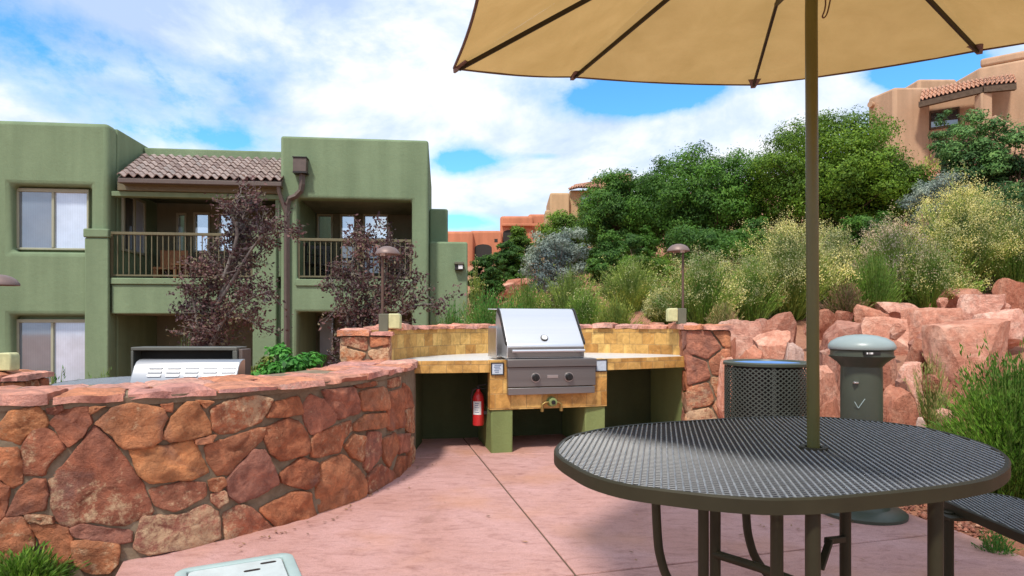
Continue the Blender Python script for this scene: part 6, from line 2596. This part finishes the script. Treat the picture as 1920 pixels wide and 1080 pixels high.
brush(1900, 655, 250, 3.75, 'big grass-green broom bush in the right foreground beside the table', 'lf_broom', seed=19, nst=900, flow=0, name='broom_bush', lw=.005, leaf=.05, zb=-.05, per=20)
brush(1745, 655, 80, 4.75, 'dry straw tuft between the brown-grey boulder and the leaning slab', 'lf_dry', seed=20, nst=140, flow=0, name='dry_grass', cat='grass', lw=.005, per=5)
brush(1760, 735, 60, 4.1, 'dry straw tuft left of the broom bush', 'lf_dry', seed=26, nst=120, flow=0, name='dry_grass', cat='grass', lw=.004, per=5, zb=0)
brush(1868, 985, 70, 3.12, 'small green weed in the gravel under the bench', 'lf_hedge', seed=21, nst=90, flow=0, name='weed', lw=.004, leaf=.03, zb=-.06, cat='plant', per=7)
brush(40, 1028, 170, 2.72, 'grass-green tuft at the foot of the wall in the lower left corner', 'lf_broom', seed=22, nst=300, flow=0, name='grass_tuft', lw=.005, leaf=.05, zb=-.06, cat='grass', per=8)
crown_tree('green_bush', 'deep green leafy bush behind the wall, right of the rear grill', 'bush', 542, 648, 135, 6.3, 'lf_hedge', None, 60, 170, .075, seed=51, clump=.30, asp=.6, up=.5)
crown_tree('green_bush', 'upright green shoot rising from the leafy bush behind the wall', 'bush', 530, 630, 34, 6.4, 'lf_hedge', None, 14, 90, .07, seed=52, clump=.45, asp=.6, up=.9)
crown_tree('green_bush', 'yellow-green bush behind the wall, next to the rear grill', 'bush', 483, 638, 80, 7.0, 'lf_yellow', None, 50, 170, .06, seed=53, clump=.30, up=.6)
brush(100, 702, 120, 5.6, 'low ground cover plant below the left windows', 'lf_hedge', seed=25, nst=260, flow=0, name='low_plant', leaf=.05, cat='plant')
brush(195, 695, 80, 6.0, 'low bright plant behind the rear table', 'lf_bright', seed=27, nst=240, flow=0, name='low_plant', leaf=.05, cat='plant')
brush(345, 632, 50, 8.5, 'small grey plant behind the rear grill hood', 'lf_silver', seed=28, nst=160, flow=0, name='low_plant', leaf=.04, cat='plant')


def plum(lab, u, vbase, Y, stems, seed, leaves, zbase, leaf=.056):
    """purple-leaved plum: explicit main branches as pixel polylines, twigs and leaves along them"""
    random.seed(seed)
    global rng
    rng = np.random.default_rng(seed)
    b = at(u, vbase, Y)
    t = thing('plum_tree', lab, 'tree', (b.x, Y, zbase), 0, 'purple plum trees before the building', local=True)
    o = Vector((b.x, Y, zbase))
    mb = MB()
    tips_, C = [], []
    for st in stems:
        pts = []
        dy = random.uniform(-.5, .5)
        for i, (uu, vv) in enumerate(st):
            pts.append(at(uu, vv, Y + dy * i / len(st)) - o)
        pts = Curve3(pts, 4)
        n = len(pts)
        mb.tube(pts, [.032 * (1 - .8 * i / n) for i in range(n)], 7, cap=False)
        for i in range(2, n):
            for _ in range(2 if i % 2 else 1):
                d_ = Vector((random.gauss(0, 1), random.gauss(0, 1), random.gauss(.45, .7))).normalized()
                ln = random.uniform(.12, .37) * (1.1 - .35 * i / n)
                e = pts[i] + d_ * ln
                limb(mb, pts[i], e, .010, .003, .12, 3)
                for _k in range(2):
                    d2 = (d_ + Vector((random.gauss(0, .7), random.gauss(0, .7), random.gauss(.2, .5)))).normalized()
                    s2 = pts[i] + d_ * ln * random.uniform(.4, .9)
                    e2 = s2 + d2 * random.uniform(.15, .36)
                    mb.tube([s2, e2], [.005, .002], 4, cap=False)
                    C += [(s2 + (e2 - s2) * random.uniform(.1, 1.05)) + Vector((random.gauss(0, .05), random.gauss(0, .05), random.gauss(0, .05))) for _ in range(leaves)]
                C += [(pts[i] + (e - pts[i]) * random.uniform(.3, 1.05)) + Vector((random.gauss(0, .05), random.gauss(0, .05), random.gauss(0, .05))) for _ in range(leaves)]
    mb.build('trunk', 'branch_grey', t, smooth=True, angle=60)
    V, Q = leafquads(np.array([tuple(c) for c in C]), leaf, .55, -.15)
    np_mesh('crown', V, Q, 'lf_plum', t)
    return t


plum('tall purple-leaved plum tree with grey branches before the tiled porch', 385, 700, 9.6,
     [[(378, 720), (372, 640), (366, 580), (360, 540), (372, 500)], [(385, 720), (392, 640), (405, 575), (420, 520), (438, 470), (452, 420), (468, 372)], [(388, 720), (402, 640), (432, 585), (470, 560), (505, 545)],
      [(382, 720), (384, 640), (380, 590), (392, 550), (400, 510), (385, 480)], [(405, 575), (440, 520), (470, 470), (500, 440), (555, 435)], [(420, 520), (445, 440), (432, 395), (445, 370)], [(386, 720), (398, 640), (420, 600), (455, 595), (480, 610)], [(384, 720), (376, 640), (352, 600), (350, 560)], [(410, 560), (445, 500), (490, 470), (480, 420)]], 41, 17, gz((385 - 960) / F * 9.6, 9.6) - .05)
plum('lower purple-leaved plum tree behind the left stone pillar', 670, 720, 9.4,
     [[(665, 730), (660, 650), (650, 590), (635, 560), (620, 520)], [(672, 730), (676, 650), (685, 580), (690, 520), (688, 470), (692, 435)], [(678, 730), (690, 650), (712, 590), (735, 540), (755, 500)], [(676, 730), (695, 640), (730, 600), (775, 575), (820, 570)],
      [(670, 730), (668, 640), (662, 560), (660, 500), (668, 460)], [(685, 580), (715, 540), (728, 490), (735, 455)], [(672, 730), (682, 640), (700, 600), (720, 570), (770, 530)]], 47, 17, gz((670 - 960) / F * 9.4, 9.4) - .05)

def hill_scrub():
    global rng
    rng = np.random.default_rng(404)
    n = 1500
    x, y = rng.uniform(-1.5, 26, n), 5 + 36 * rng.random(n) ** 1.4
    ok = ((x > 6.8) | (y > 12.5)) & ~((x < 1.0) & (y < 13)) & (x > -1 - (y - 13) * .02) & ~((np.abs(x - (.2)) < 1.2) & (y > 17) & (y < 26) & (rng.random(n) < .7))
    x, y = x[ok], y[ok]
    z = gz_np(x, y)
    n = len(x)
    k = 34
    sz = rng.uniform(.12, .38, n) * (1 + .02 * y)
    c = np.repeat(np.c_[x, y, z], k, 0)
    s = np.repeat(sz, k)[:, None]
    d = rand_dir(n * k)
    d[:, 2] = np.abs(d[:, 2]) * 1.1
    r = rng.random((n * k, 1)) ** .5
    V, Q = leafquads(c + d * r * s * np.array([1.2, 1.2, .9]), .075, .3, .7, d + np.array([0, 0, .5]))
    V = V.reshape(n * k, 4, 3) + (V.reshape(n * k, 4, 3) - V.reshape(n * k, 4, 3).mean(1, keepdims=True)) * (s[:, :, None] * 1.5)
    o = np_mesh('hill_scrub', V.reshape(-1, 3), Q, 'lf_rabbit')
    o['kind'] = 'stuff'
    o['label'] = 'low dry scrub scattered over the red hillside'


hill_scrub()


def leaf_litter():
    g_ = np.random.default_rng(91)
    n = 150
    xy = np.c_[g_.uniform(-1.5, 2.3, n), g_.uniform(2.3, 5.6, n)]
    for i in range(n):                      # drifts along the wall foot and the counter
        if i % 3 == 0:
            p_, t_ = wc.at(g_.uniform(wc.len * .55, wc.len))
            xy[i] = (p_.x + t_.y * g_.uniform(.03, .25), p_.y - t_.x * g_.uniform(.03, .25))
        elif i % 3 == 1:
            xy[i] = (g_.uniform(1.2, 2.3), g_.uniform(3.2, 5.6))
    a = g_.uniform(0, 6.28, n)
    s = g_.uniform(.008, .02, n)
    A = np.c_[np.cos(a), np.sin(a), g_.uniform(-.1, .3, n)] * s[:, None]
    B = np.c_[-np.sin(a), np.cos(a), g_.uniform(-.2, .2, n)] * (s * .4)[:, None]
    V, Q = diamonds(np.c_[xy, np.full(n, .009)], A, B)
    o = np_mesh('leaf_litter', V, Q, 'lf_scrub')
    o['kind'] = 'stuff'
    o['label'] = 'small dry leaves scattered on the pink concrete'


leaf_litter()

for o in SC.objects:
    if '_o' in o.keys():
        del o['_o']
